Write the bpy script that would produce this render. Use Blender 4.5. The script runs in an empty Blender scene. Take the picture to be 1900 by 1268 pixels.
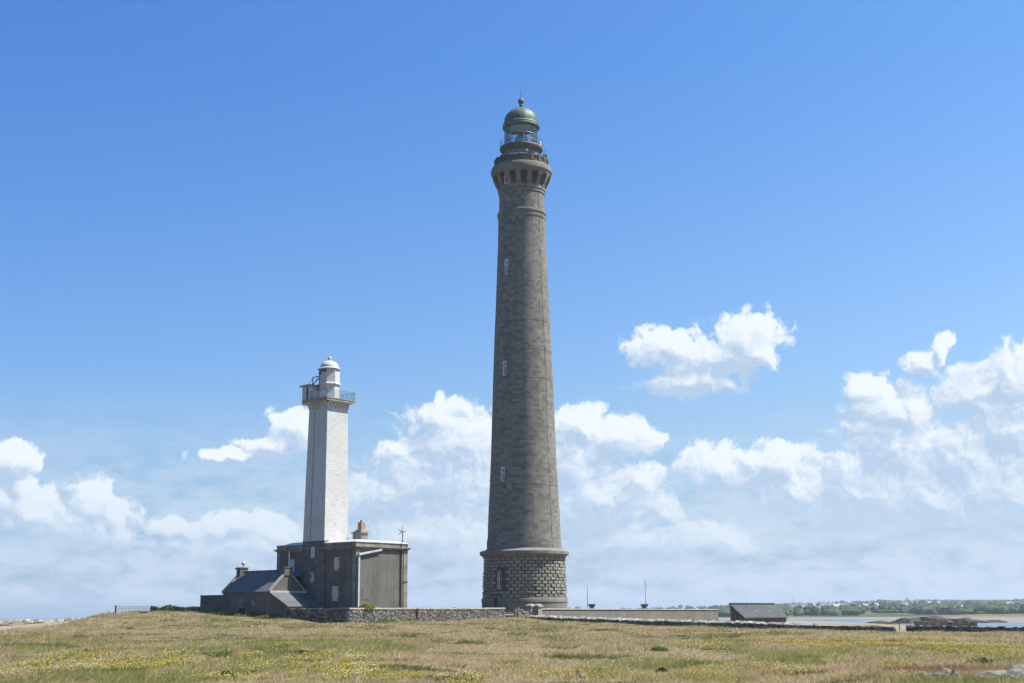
import bpy, bmesh, math, random
import numpy as np
from mathutils import Vector, Matrix, noise as mnoise
random.seed(7); RNG = np.random.default_rng(11)
S = bpy.context.scene
COL = S.collection
rad = math.radians

# ------------------------------------------------------------------ camera
F, CX, CY = 2500.0, 950.0, 634.0
EYE = Vector((0, 0, 6.0))
PITCH, ROLL = math.atan(507 / F), rad(0.33)
_f = Vector((0, math.cos(PITCH), math.sin(PITCH)))
_u0 = Vector((0, -math.sin(PITCH), math.cos(PITCH)))
_r0 = Vector((1, 0, 0))
CR = _r0 * math.cos(ROLL) - _u0 * math.sin(ROLL)
CU = _u0 * math.cos(ROLL) + _r0 * math.sin(ROLL)
cam_d = bpy.data.cameras.new('camera'); cam = bpy.data.objects.new('camera', cam_d); COL.objects.link(cam)
M = Matrix((CR, CU, -_f)).transposed().to_4x4(); M.translation = EYE
cam.matrix_world = M
cam_d.sensor_width = 36; cam_d.lens = 36 * F / 1900
cam_d.clip_start = 0.5; cam_d.clip_end = 90000
S.camera = cam

def ray(px, py):
    return CR * ((px - CX) / F) + CU * ((CY - py) / F) + _f
def at(px, py, Y):
    d = ray(px, py); return EYE + d * (Y / d.y)
def zat(py, X, Y):
    k = (CY - py) / F
    a = Vector((X, Y, 0)); ez = Vector((0, 0, 1))
    return 6.0 + (k * a.dot(_f) - a.dot(CU)) / (ez.dot(CU) - k * ez.dot(_f))
def mpp(X, Y, z):                                    # metres per photo pixel there
    return Vector((X, Y, z - 6)).dot(_f) / F
def proj(p):
    q = Vector(p) - EYE; zc = q.dot(_f)
    return CX + F * q.dot(CR) / zc, CY - F * q.dot(CU) / zc

# frame shared by the old lighthouse, its house, the cottage and the walls
O2 = (-18.5, 163.0)
_n = math.hypot(.76, .65); ex = (.76 / _n, -.65 / _n); ey = (.65 / _n, .76 / _n)
RZ = math.atan2(ex[1], ex[0])
def W(x, y, z=0):
    return Vector((O2[0] + x * ex[0] + y * ey[0], O2[1] + x * ex[1] + y * ey[1], z))
def Lc(X, Y):
    dx, dy = X - O2[0], Y - O2[1]
    return dx * ex[0] + dy * ex[1], dx * ey[0] + dy * ey[1]

# ------------------------------------------------------------------ mesh builder
class MB:
    def __init__(s): s.v = []; s.f = []; s.m = []; s.t = []
    def add(s, vs, fs, m=0, t=.5):
        b = len(s.v); s.v += [tuple(p) for p in vs]
        for q in fs: s.f.append([b + i for i in q]); s.m.append(m); s.t.append(t)
    def box(s, x0, x1, y0, y1, z0, z1, m=0, t=.5, jit=0):
        vs = [[x, y, z] for z in (z0, z1) for x, y in ((x0, y0), (x1, y0), (x1, y1), (x0, y1))]
        if jit:
            for p in vs:
                for k in range(3): p[k] += random.uniform(-jit, jit)
        s.add(vs, [(3, 2, 1, 0), (4, 5, 6, 7), (0, 1, 5, 4), (1, 2, 6, 5), (2, 3, 7, 6), (3, 0, 4, 7)], m, t)
    def frustum(s, b0, z0, b1, z1, m=0, t=.5):       # b = (x0,x1,y0,y1)
        vs = [(b0[0], b0[2], z0), (b0[1], b0[2], z0), (b0[1], b0[3], z0), (b0[0], b0[3], z0),
              (b1[0], b1[2], z1), (b1[1], b1[2], z1), (b1[1], b1[3], z1), (b1[0], b1[3], z1)]
        s.add(vs, [(3, 2, 1, 0), (4, 5, 6, 7), (0, 1, 5, 4), (1, 2, 6, 5), (2, 3, 7, 6), (3, 0, 4, 7)], m, t)
    def lathe(s, prof, seg=64, cx=0, cy=0, m=0, t=.5, holes=(), phis=None, close=False):
        # phi measured from -Y (towards the camera) to +X; holes = (phi0, phi1, z0, z1) cells left open
        ph = phis or [2 * math.pi * i / seg for i in range(seg)]
        n = len(ph); b = len(s.v)
        for r, z in prof:
            for a in ph: s.v.append((cx + r * math.sin(a), cy - r * math.cos(a), z))
        k = len(prof)
        for j in range(k if close else k - 1):
            j2 = (j + 1) % k
            for i in range(n):
                i2 = (i + 1) % n
                if holes:
                    am = (ph[i] + (ph[i2] if i2 else ph[0] + 2 * math.pi)) / 2; zm = (prof[j][1] + prof[j2][1]) / 2
                    am = (am + math.pi) % (2 * math.pi) - math.pi
                    if any(h[0] < am < h[1] and h[2] < zm < h[3] for h in holes): continue
                s.f.append([b + j * n + i, b + j * n + i2, b + j2 * n + i2, b + j2 * n + i]); s.m.append(m); s.t.append(t)
    def tube(s, p, q, r, seg=6, m=0, t=.5, r2=None):
        p, q = Vector(p), Vector(q); d = (q - p).normalized(); r2 = r if r2 is None else r2
        a = d.orthogonal().normalized(); c = d.cross(a)
        vs = []
        for o, rr in ((p, r), (q, r2)):
            for i in range(seg):
                w = 2 * math.pi * i / seg; vs.append(o + (a * math.cos(w) + c * math.sin(w)) * rr)
        fs = [(i, (i + 1) % seg, seg + (i + 1) % seg, seg + i) for i in range(seg)]
        fs += [tuple(reversed(range(seg))), tuple(range(seg, 2 * seg))]
        s.add(vs, fs, m, t)
    def ring(s, R, z, r, seg=48, cx=0, cy=0, k=6, m=0, a0=0, a1=2 * math.pi):
        full = abs(a1 - a0 - 2 * math.pi) < 1e-6
        n = seg if full else seg + 1
        b = len(s.v)
        for i in range(n):
            a = a0 + (a1 - a0) * i / seg
            for j in range(k):
                w = 2 * math.pi * j / k; rr = R + r * math.cos(w)
                s.v.append((cx + rr * math.sin(a), cy - rr * math.cos(a), z + r * math.sin(w)))
        for i in range(seg):
            i2 = (i + 1) % n
            for j in range(k):
                s.f.append([b + i * k + j, b + i2 * k + j, b + i2 * k + (j + 1) % k, b + i * k + (j + 1) % k]); s.m.append(m); s.t.append(.5)
    def prism(s, poly, a0, a1, axis='x', m=0, t=.5):  # polygon in the plane across the axis
        n = len(poly)
        def P(a, p):
            return (a, p[0], p[1]) if axis == 'x' else ((p[0], a, p[1]) if axis == 'y' else (p[0], p[1], a))
        vs = [P(a0, p) for p in poly] + [P(a1, p) for p in poly]
        fs = [(i, (i + 1) % n, n + (i + 1) % n, n + i) for i in range(n)] + [tuple(reversed(range(n))), tuple(range(n, 2 * n))]
        s.add(vs, fs, m, t)
    def build(s, name, mats, off=(0, 0, 0), smooth=True, angle=34):
        me = bpy.data.meshes.new(name)
        o = np.array(off, float)
        me.from_pydata([tuple(p) for p in (np.array(s.v, float) - o)], [], s.f)
        for x in (mats if isinstance(mats, (list, tuple)) else [mats]): me.materials.append(x)
        me.polygons.foreach_set('material_index', s.m)
        at_ = me.attributes.new('tint', 'FLOAT', 'FACE'); at_.data.foreach_set('value', s.t)
        bm = bmesh.new(); bm.from_mesh(me); bmesh.ops.recalc_face_normals(bm, faces=bm.faces); bm.to_mesh(me); bm.free()
        if smooth:
            me.polygons.foreach_set('use_smooth', [True] * len(me.polygons)); me.set_sharp_from_angle(angle=rad(angle))
        ob = bpy.data.objects.new(name, me); COL.objects.link(ob)
        return ob

OFF = {}
def tag(o, label=None, cat=None, group=None, kind=None):
    if label: o['label'] = label
    if cat: o['category'] = cat
    if group: o['group'] = group
    if kind: o['kind'] = kind
    return o
def thing(name, label, cat, base, local=False, group=None, rz=0):
    o = bpy.data.objects.new(name, None); COL.objects.link(o); o.empty_display_size = .5
    o.location = W(*base) if local else Vector(base); o.rotation_euler.z = RZ if local else rz
    OFF[o.name] = base
    return tag(o, label, cat, group)
def part(root, mb, name, mats, label=None, smooth=True, angle=34):
    top = root
    while top.parent: top = top.parent
    o = mb.build(name, mats, OFF[top.name], smooth, angle); o.parent = root
    if label: o['label'] = label
    return o
def solo(mb, name, mats, label, cat, base, local=False, group=None, smooth=True, angle=34):
    o = mb.build(name, mats, base, smooth, angle)
    o.location = W(*base) if local else Vector(base); o.rotation_euler.z = RZ if local else 0
    return tag(o, label, cat, group)
def copy_tree(o, parent=None):
    c = o.copy(); COL.objects.link(c)
    if parent: c.parent = parent
    for ch in list(o.children): copy_tree(ch, c)
    return c

# ------------------------------------------------------------------ materials
class NT:
    def __init__(s, t): s.t = t; s.n = t.nodes; s.l = t.links
    def put(s, sock, v):
        if isinstance(v, bpy.types.NodeSocket): s.l.new(v, sock)
        elif v is not None:
            if sock.type == 'RGBA' and len(v) == 3: v = (*v, 1)
            sock.default_value = v
    def node(s, typ, props=None, **ins):
        nd = s.n.new(typ)
        for k, v in (props or {}).items(): setattr(nd, k, v)
        for k, v in ins.items():
            kk = k.replace('_', ' ')
            s.put(nd.inputs[int(k[1:])] if k[0] == 'i' and k[1:].isdigit() else nd.inputs[kk], v)
        return nd
    def m(s, op, a, b=None, c=None, clamp=False):
        nd = s.n.new('ShaderNodeMath'); nd.operation = op; nd.use_clamp = clamp
        for i, v in enumerate((a, b, c)): s.put(nd.inputs[i], v)
        return nd.outputs[0]
    def vm(s, op, a, b=None, c=None):
        nd = s.n.new('ShaderNodeVectorMath'); nd.operation = op
        for i, v in enumerate((a, b, c)):
            if v is not None: s.put(nd.inputs[i], v)
        return nd.outputs['Value'] if op in ('LENGTH', 'DOT_PRODUCT', 'DISTANCE') else nd.outputs[0]
    def scale(s, a, k):
        nd = s.n.new('ShaderNodeVectorMath'); nd.operation = 'SCALE'; s.put(nd.inputs[0], a); s.put(nd.inputs['Scale'], k); return nd.outputs[0]
    def mix(s, f, a, b, mode='MIX'):
        nd = s.n.new('ShaderNodeMix'); nd.data_type = 'RGBA'; nd.blend_type = mode
        s.put(nd.inputs[0], f); s.put(nd.inputs[6], a); s.put(nd.inputs[7], b); return nd.outputs[2]
    def noise(s, vec, scale=1, detail=4, rough=.55, lac=2.0, dist=0, out=0):
        nd = s.node('ShaderNodeTexNoise', None, Vector=vec, Scale=scale, Detail=detail, Roughness=rough, Lacunarity=lac, Distortion=dist)
        return nd.outputs[out]
    def mr(s, v, a, b, c=0., d=1., kind='SMOOTHSTEP'):
        nd = s.node('ShaderNodeMapRange', {'interpolation_type': kind})
        for i, q in enumerate((v, a, b, c, d)): s.put(nd.inputs[i], q)
        return nd.outputs[0]
    def comb(s, x, y, z=0.):
        nd = s.n.new('ShaderNodeCombineXYZ')
        for i, q in enumerate((x, y, z)): s.put(nd.inputs[i], q)
        return nd.outputs[0]
    def sep(s, v):
        nd = s.n.new('ShaderNodeSeparateXYZ'); s.put(nd.inputs[0], v); return nd.outputs
    def bump(s, h, strength=.5, dist=.05):
        return s.node('ShaderNodeBump', None, Height=h, Strength=strength, Distance=dist).outputs[0]

def new_mat(name):
    m = bpy.data.materials.new(name); m.use_nodes = True
    t = NT(m.node_tree); b = t.n['Principled BSDF']
    return m, t, b
def gcoord(t): return t.n.new('ShaderNodeNewGeometry').outputs['Position']
def ocoord(t): return t.n.new('ShaderNodeTexCoord').outputs['Object']

def stone(name, c0, c1, sc=.8, fine=6., rough=.9, bump=.4, tint=0., lichen=None, lich_amt=.58, streak=0., c2=None, bd=.03):
    """mottled mineral surface: c0..c1 by noise, optional per-block tint, lichen spots and vertical rain streaks"""
    m, t, b = new_mat(name); p = gcoord(t)
    n1 = t.noise(p, sc, 5, .6); n2 = t.noise(p, fine, 4, .65)
    f = t.m('ADD', t.m('MULTIPLY', n1, .6), t.m('MULTIPLY', n2, .4))
    f = t.mr(f, .36, .64)
    col = t.mix(f, c0, c1)
    if streak:
        st = t.noise(t.vm('MULTIPLY', p, (1, 1, .06)), 2.6, 4, .6)
        col = t.mix(t.m('MULTIPLY', t.mr(st, .42, .68), streak), col, c2 or tuple(x * .45 for x in c0))
    if tint:
        a = t.node('ShaderNodeAttribute', {'attribute_name': 'tint'}).outputs['Fac']
        k = t.mr(a, 0, 1, 1 - tint, 1 + tint, 'LINEAR')
        col = t.mix(1., col, t.comb(k, k, k), 'MULTIPLY')
    if lichen:
        ln = t.noise(p, 1.7, 6, .7)
        col = t.mix(t.mr(ln, lich_amt, lich_amt + .05), col, lichen)
    t.put(b.inputs['Base Color'], col); b.inputs['Roughness'].default_value = rough
    b.inputs['Specular IOR Level'].default_value = .25
    if bump: t.put(b.inputs['Normal'], t.bump(t.m('ADD', n2, t.m('MULTIPLY', n1, .6)), bump, bd))
    return m
def plain(name, c, rough=.5, metal=0., var=.25, sc=3.):
    m, t, b = new_mat(name); p = gcoord(t)
    n = t.noise(p, sc, 5, .6)
    k = t.mr(n, .3, .7, 1 - var, 1 + var * .5)
    t.put(b.inputs['Base Color'], t.mix(1., c, t.comb(k, k, k), 'MULTIPLY'))
    b.inputs['Roughness'].default_value = rough; b.inputs['Metallic'].default_value = metal
    return m

def brick_mat(name, cyl, R, bw, rh, cols, mortar, jitter=.3, msize=.012, bump=.3, weather=.35):
    """coursed granite ashlar, each block with a tone of its own"""
    m, t, b = new_mat(name); p = ocoord(t); x, y, z = t.sep(p)
    if cyl: u = t.m('MULTIPLY', t.m('ARCTAN2', x, t.m('MULTIPLY', y, -1.)), R)
    else: u = t.m('ADD', x, y)
    row = t.m('FLOOR', t.m('DIVIDE', z, rh))
    off = t.m('FRACT', t.m('MULTIPLY', t.m('SINE', t.m('MULTIPLY', row, 12.9898)), 43758.5))
    uu = t.m('ADD', t.m('DIVIDE', u, bw), off)
    cell = t.m('FLOOR', uu)
    wn = t.node('ShaderNodeTexWhiteNoise', {'noise_dimensions': '2D'}, Vector=t.comb(cell, row)).outputs['Value']
    big = t.noise(p, .22, 3, .6); fine = t.noise(p, 5., 5, .65)
    v = t.m('ADD', wn, t.m('MULTIPLY', t.m('SUBTRACT', big, .5), 1.1))
    rmp = t.n.new('ShaderNodeValToRGB'); cr = rmp.color_ramp
    while len(cr.elements) < len(cols): cr.elements.new(.5)
    for e, (pos, c) in zip(cr.elements, cols): e.position = pos; e.color = (*c, 1)
    cr.interpolation = 'LINEAR'
    t.put(rmp.inputs[0], v); col = rmp.outputs[0]
    k = t.mr(fine, .3, .7, .78, 1.16); col = t.mix(1., col, t.comb(k, k, k), 'MULTIPLY')
    st = t.noise(t.comb(t.m('MULTIPLY', u, 1.), t.m('MULTIPLY', z, .05)), .9, 4, .6)
    col = t.mix(t.m('MULTIPLY', t.mr(st, .45, .75), weather), col, tuple(c * .6 for c in cols[0][1]))
    fu = t.m('ABSOLUTE', t.m('SUBTRACT', t.m('FRACT', uu), .5)); fv = t.m('ABSOLUTE', t.m('SUBTRACT', t.m('FRACT', t.m('DIVIDE', z, rh)), .5))
    jo = t.m('MAXIMUM', t.m('GREATER_THAN', fu, .5 - msize / bw), t.m('GREATER_THAN', fv, .5 - msize / rh))
    col = t.mix(t.m('MULTIPLY', jo, .7), col, mortar)
    t.put(b.inputs['Base Color'], col); b.inputs['Roughness'].default_value = .9; b.inputs['Specular IOR Level'].default_value = .2
    t.put(b.inputs['Normal'], t.bump(t.m('SUBTRACT', t.m('ADD', fine, t.m('MULTIPLY', wn, .5)), t.m('MULTIPLY', jo, 1.)), bump, .04))
    return m

G = {}
G['ashlar'] = brick_mat('granite_ashlar', True, 5.2, .82, .40, [(0.0, (0.121, 0.114, 0.104)), (.20, (0.134, 0.127, 0.113)), (.33, (0.161, 0.152, 0.134)), (.8, (0.183, 0.171, 0.149)), (1.0, (0.212, 0.197, 0.172))], (0.111, 0.105, 0.094), bump=.12)
G['granite'] = stone('granite_trim', (0.137, 0.128, 0.109), (0.196, 0.182, 0.156), .5, 5, streak=.4, bump=.3)
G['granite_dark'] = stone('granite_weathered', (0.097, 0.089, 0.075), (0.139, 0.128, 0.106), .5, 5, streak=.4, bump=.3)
G['rustic'] = stone('granite_rustic', (.185, .170, .140), (.27, .246, .20), .7, 6, tint=.15, bump=.4)
G['core'] = stone('granite_joint_shade', (0.061, 0.056, 0.050), (0.087, 0.081, 0.069), .7, 6, bump=.3)  # darkened so the gaps between blocks look shadowed
G['whitewash'] = None
G['harl'] = stone('grey_render', (0.102, 0.094, 0.083), (0.151, 0.140, 0.121), .5, 9, streak=.45, c2=(0.071, 0.066, 0.059), bump=.5)
G['harl_dark'] = stone('grey_render_darker', (0.089, 0.083, 0.073), (0.132, 0.123, 0.107), .5, 9, streak=.5, c2=(0.068, 0.064, 0.058), bump=.5)  # slightly darker render for the lean-to and the wall beside the cottage
G['house_stone'] = stone('house_granite', (.175, .162, .136), (.265, .243, .20), .9, 7, streak=.5, tint=.15, bump=.4)
G['tower_bare'] = stone('bare_tower_stone', (0.090, 0.084, 0.077), (0.159, 0.148, 0.133), 1.2, 7, streak=.3, bump=.6)
G['coping'] = stone('wall_coping', (0.221, 0.204, 0.166), (0.315, 0.289, 0.238), .9, 7, lichen=(0.391, 0.289, 0.093), lich_amt=.63, streak=.25, bump=.5)
G['rubble'] = stone('rubble_stone', (0.104, 0.097, 0.083), (0.243, 0.227, 0.194), 2.2, 8, tint=.45, lichen=(0.288, 0.252, 0.144), lich_amt=.66, bump=.8)
G['drystone'] = stone('dry_stone', (0.090, 0.086, 0.075), (0.189, 0.178, 0.155), 2.2, 8, tint=.55, lichen=(0.378, 0.360, 0.288), lich_amt=.62, bump=.8)
G['capstone'] = stone('capstone_sunlit', (.26, .25, .22), (.42, .40, .35), 1.4, 8, lichen=(.34, .22, .07), lich_amt=.64, tint=.3, bump=.8)  # paler than the wall, sunlight on the caps put into their colour
G['cement'] = stone('cement_wall', (0.136, 0.127, 0.107), (0.186, 0.172, 0.145), .35, 5, streak=.5, c2=(0.099, 0.092, 0.079), bump=.3)
G['rock'] = stone('shore_granite', (0.136, 0.128, 0.115), (0.306, 0.289, 0.255), .8, 5, lichen=(0.085, 0.085, 0.081), lich_amt=.6, bump=.9)
G['rock_dark'] = stone('wet_rock', (.02, .02, .02), (.065, .06, .053), .25, 2, bump=.8)
G['rock_lichen'] = stone('lichen_rock', (.16, .14, .11), (.25, .22, .17), .5, 3, lichen=(.36, .20, .045), lich_amt=.53, bump=.9)
G['brick'] = stone('red_brick', (0.285, 0.161, 0.112), (0.418, 0.241, 0.163), 1.5, 8, bump=.4)
G['white_paint'] = plain('white_paint', (0.787, 0.787, 0.776), .5, var=.12)
G['shutter'] = plain('shutter_paint', (0.472, 0.478, 0.484), .5, var=.15)
G['rust'] = plain('rusty_iron', (.36, .12, .045), .8, var=.5, sc=9)
G['rust_dark'] = plain('rusty_ironwork', (.14, .085, .06), .7, var=.5, sc=6)
G['iron'] = plain('dark_iron', (.03, .035, .05), .5, .2)
G['bluegrey'] = plain('blue_grey_paint', (.13, .18, .24), .5)
G['blue'] = plain('blue_paint', (.06, .13, .30), .5)
G['copper'] = None
G['white_metal'] = plain('white_metal', (0.502, 0.502, 0.502), .35, .2)
G['zinc'] = plain('zinc_sheet', (.60, .62, .66), .4, .3)
G['curtain'] = plain('grey_lantern_blind', (0.460, 0.471, 0.494), .8, var=.15)
G['dark'] = plain('dark_opening', (.012, .012, .014), .8)
G['wood'] = plain('weathered_wood', (.17, .145, .12), .8, var=.4, sc=8)
G['teal'] = plain('lantern_iron', (.16, .24, .26), .5, .2)

def whitewash():
    m, t, b = new_mat('peeling_whitewash'); p = gcoord(t)
    big = t.noise(p, .35, 4, .6); sp = t.noise(t.vm('MULTIPLY', p, (1, 1, 1.7)), 2.3, 6, .72); sp2 = t.noise(p, 7, 4, .6)
    col = t.mix(t.mr(big, .3, .7), (.43, .425, .41), (.475, .473, .462))
    f = t.mr(t.m('ADD', sp, t.m('MULTIPLY', t.m('SUBTRACT', sp2, .5), .25)), .565, .63)
    col = t.mix(t.m('MULTIPLY', f, .68), col, (.26, .25, .22))
    st = t.noise(t.vm('MULTIPLY', p, (1, 1, .05)), 1.8, 4, .6)
    col = t.mix(t.m('MULTIPLY', t.mr(st, .52, .75), .35), col, (.40, .385, .345))
    t.put(b.inputs['Base Color'], col); b.inputs['Roughness'].default_value = .75
    _, _, z = t.sep(p)
    co = t.m('PINGPONG', z, .16)
    t.put(b.inputs['Normal'], t.bump(t.m('ADD', t.m('ADD', sp2, t.m('MULTIPLY', f, -.8)), t.m('MULTIPLY', t.m('LESS_THAN', co, .012), -.5)), .5, .04))
    return m
G['whitewash'] = whitewash()
def copper():
    m, t, b = new_mat('verdigris_copper'); p = gcoord(t)
    n = t.noise(p, 1.2, 5, .65); st = t.noise(t.vm('MULTIPLY', p, (1, 1, .15)), 2.2, 5, .65)
    col = t.mix(t.mr(n, .35, .65), (.052, .088, .072), (.090, .128, .097))
    col = t.mix(t.m('MULTIPLY', t.mr(st, .5, .7), .7), col, (.055, .07, .055))
    t.put(b.inputs['Base Color'], col); b.inputs['Roughness'].default_value = .6; b.inputs['Metallic'].default_value = .15
    return m
G['copper'] = copper()
def glass(name, tintc, fac, rough=.02):
    m, t, b = new_mat(name); t.n.remove(b); out = t.n['Material Output']
    tr = t.node('ShaderNodeBsdfTransparent', None, Color=tintc).outputs[0]; gl = t.node('ShaderNodeBsdfGlossy', None, Color=(1, 1, 1), Roughness=rough).outputs[0]
    fr = t.node('ShaderNodeFresnel', None, IOR=1.45).outputs[0]
    ms = t.n.new('ShaderNodeMixShader'); t.put(ms.inputs[0], t.m('ADD', t.m('MULTIPLY', fr, .8), fac)); t.put(ms.inputs[1], tr); t.put(ms.inputs[2], gl)
    t.put(out.inputs[0], ms.outputs[0]); return m
G['glass'] = glass('lantern_glass', (.93, .97, .97), .01)
def lensmat():
    m, t, b = new_mat('fresnel_lens'); _, _, z = t.sep(ocoord(t))
    w = t.m('FRACT', t.m('MULTIPLY', z, 5.))
    t.put(b.inputs['Base Color'], t.mix(w, (.16, .34, .36), (.42, .62, .62))); b.inputs['Roughness'].default_value = .12
    b.inputs['Transmission Weight'].default_value = .35; return m
G['lens'] = lensmat()
def winglass():
    m, t, b = new_mat('window_glass'); b.inputs['Base Color'].default_value = (.03, .035, .04, 1); b.inputs['Roughness'].default_value = .08; return m
G['pane'] = winglass()
def slate(name='slate', k=1.):
    m, t, b = new_mat(name); p = ocoord(t); x, y, z = t.sep(p)
    row = t.m('FLOOR', t.m('MULTIPLY', z, 7.)); u = t.m('ADD', t.m('MULTIPLY', t.m('ADD', x, y), 3.2), t.m('MULTIPLY', row, .5))
    wn = t.node('ShaderNodeTexWhiteNoise', {'noise_dimensions': '2D'}, Vector=t.comb(t.m('FLOOR', u), row)).outputs['Value']
    n = t.noise(p, .8, 5, .65)
    f = t.m('ADD', t.m('MULTIPLY', wn, .35), t.m('MULTIPLY', t.mr(n, .35, .65), .65))
    col = t.mix(f, (.068 * k, .073 * k, .080 * k), (.125 * k, .132 * k, .140 * k))
    e = t.m('LESS_THAN', t.m('FRACT', t.m('MULTIPLY', z, 7.)), .12)
    col = t.mix(t.m('MULTIPLY', e, .5), col, (.04, .045, .05))
    t.put(b.inputs['Base Color'], col); b.inputs['Roughness'].default_value = .75; b.inputs['Specular IOR Level'].default_value = .25
    t.put(b.inputs['Normal'], t.bump(t.m('ADD', wn, t.m('FRACT', t.m('MULTIPLY', z, -7.))), .35, .02)); return m
G['slate'] = slate()
G['slate_dark'] = slate('dark_slate', .5)
G['pale_wood'] = plain('bleached_wood', (.34, .32, .28), .8, var=.3, sc=8)
# ================================================================== the tall round lighthouse
TY = 207.0; TX = at(972.7, 1010, TY).x; TZ = 5.4
def tz(py): return zat(py, TX, TY)
def tr(h, py): return h * mpp(TX, TY, tz(py))
def P(*pts): return [(tr(h, y), tz(y)) for h, y in pts]
def pol(r, a, z): return Vector((r * math.sin(a), -r * math.cos(a), z))
tall = thing('granite_lighthouse', 'very tall round tapering lighthouse of dark grey granite with a green copper dome', 'lighthouse', (0, 0, TZ))
tall.location = (TX, TY, TZ)

SH = [(69.7, 1022), (69.4, 1006), (67.9, 999), (66.2, 955), (62.9, 897), (60.3, 840), (56.1, 720), (53.6, 655), (51.6, 608), (50.5, 590), (44.9, 460), (43.6, 411)]
def shaft_r(z):
    pr = P(*SH)
    for (r0, z0), (r1, z1) in zip(pr, pr[1:]):
        if z0 <= z <= z1: return r0 + (r1 - r0) * (z - z0) / (z1 - z0)
    return pr[-1][0] if z > pr[-1][1] else pr[0][0]
WIN = [(939.5, 489, 516), (936.2, 676, 702), (932.6, 870, 896)]
holes = []; wphi = []
for px, y0, y1 in WIN:
    z0, z1 = tz(y1 + 2), tz(y0 + 2); r = shaft_r((z0 + z1) / 2)
    cxp = proj((TX, TY, (z0 + z1) / 2))[0]
    a = math.asin((px - cxp) * mpp(TX, TY, z0) / r); da = .37 / r
    holes.append((a - da, a + da, z0, z1)); wphi += [a - da, a + da]
phis = sorted([2 * math.pi * i / 96 - math.pi for i in range(96) if all(abs(2 * math.pi * i / 96 - math.pi - w) > .012 for w in wphi)] + wphi)
zs = sorted([p[1] for p in P(*SH)] + [z for h in holes for z in h[2:]])
prof = [(shaft_r(z), z) for z in zs]
for gy in (604, 657, 710, 905):                       # wide shadow joints round the shaft
    z = tz(gy); r = shaft_r(z)
    prof += [(r, z - .035), (r - .05, z - .03), (r - .05, z + .03), (r, z + .035)]
prof.sort(key=lambda q: q[1])
mb = MB(); mb.lathe(prof, phis=phis, holes=holes)
for a0, a1, z0, z1 in holes:
    r0, r1 = shaft_r(z0), shaft_r(z1); d = .5
    c = [pol(r0, a0, z0), pol(r0, a1, z0), pol(r1, a1, z1), pol(r1, a0, z1)]
    k = [pol(r0 - d, a0, z0), pol(r0 - d, a1, z0), pol(r1 - d, a1, z1), pol(r1 - d, a0, z1)]
    mb.add(c + k, [(0, 1, 5, 4), (1, 2, 6, 5), (2, 3, 7, 6), (3, 0, 4, 7)])
part(tall, mb, 'shaft', G['ashlar'])

def tang(a, r, z):
    o = pol(r, a, z); tx = Vector((math.cos(a), math.sin(a), 0)); nn = Vector((math.sin(a), -math.cos(a), 0))
    return lambda x, h, n: o + tx * x + Vector((0, 0, h)) + nn * n
def tbox(mb, T, x0, x1, h0, h1, n0, n1, m=0):
    vs = [T(x, h, n) for h in (h0, h1) for x, n in ((x0, n0), (x1, n0), (x1, n1), (x0, n1))]
    mb.add(vs, [(3, 2, 1, 0), (4, 5, 6, 7), (0, 1, 5, 4), (1, 2, 6, 5), (2, 3, 7, 6), (3, 0, 4, 7)], m)
def tower_window(a, r, z0, z1, w, label, mull=True, arch=False, fr=.085):
    T = tang(a, r, z0); H = z1 - z0; mb = MB()
    hh = H - w if arch else H
    tbox(mb, T, -w, -w + fr, 0, hh, 0, .09); tbox(mb, T, w - fr, w, 0, hh, 0, .09); tbox(mb, T, -w + fr, w - fr, 0, fr, 0, .09)
    if arch:
        n = 10
        for i in range(n):
            b0, b1 = math.pi * i / n, math.pi * (i + 1) / n
            q = [(w * math.cos(b0), hh + w * math.sin(b0)), (w * math.cos(b1), hh + w * math.sin(b1)), ((w - fr) * math.cos(b1), hh + (w - fr) * math.sin(b1)), ((w - fr) * math.cos(b0), hh + (w - fr) * math.sin(b0))]
            mb.add([T(x, h, d) for d in (0, .09) for x, h in q], [(0, 1, 5, 4), (2, 3, 7, 6), (4, 5, 6, 7), (3, 2, 1, 0)])
        tbox(mb, T, -w + fr, w - fr, hh - .04, hh + .04, 0, .08)
    else: tbox(mb, T, -w + fr, w - fr, H - fr, H, 0, .09)
    if mull: tbox(mb, T, -.035, .035, fr, hh - fr, 0, .075)
    tbox(mb, T, -w + fr, w - fr, hh * .62, hh * .62 + .05, 0, .07)
    o = part(tall, mb, 'window', G['white_paint'], label)
    g = MB(); q = [(-w + fr, fr), (w - fr, fr), (w - fr, hh if arch else H - fr), (-w + fr, hh if arch else H - fr)]
    g.add([T(x, h, .03) for x, h in q], [(0, 1, 2, 3)])
    if arch: g.add([T((w - fr) * math.cos(math.pi * i / 8), hh + (w - fr) * math.sin(math.pi * i / 8), .03) for i in range(9)], [tuple(range(9))])
    bx = part(tall, g, 'pane', G['pane']); bx.parent = o
    return o
for (a0, a1, z0, z1), lb in zip(holes, ('white window slit high on the shaft', 'white window slit halfway up the shaft', 'white window slit low on the shaft')):
    tower_window((a0 + a1) / 2, shaft_r((z0 + z1) / 2) - .16, z0, z1, .36, lb, fr=.10)

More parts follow.
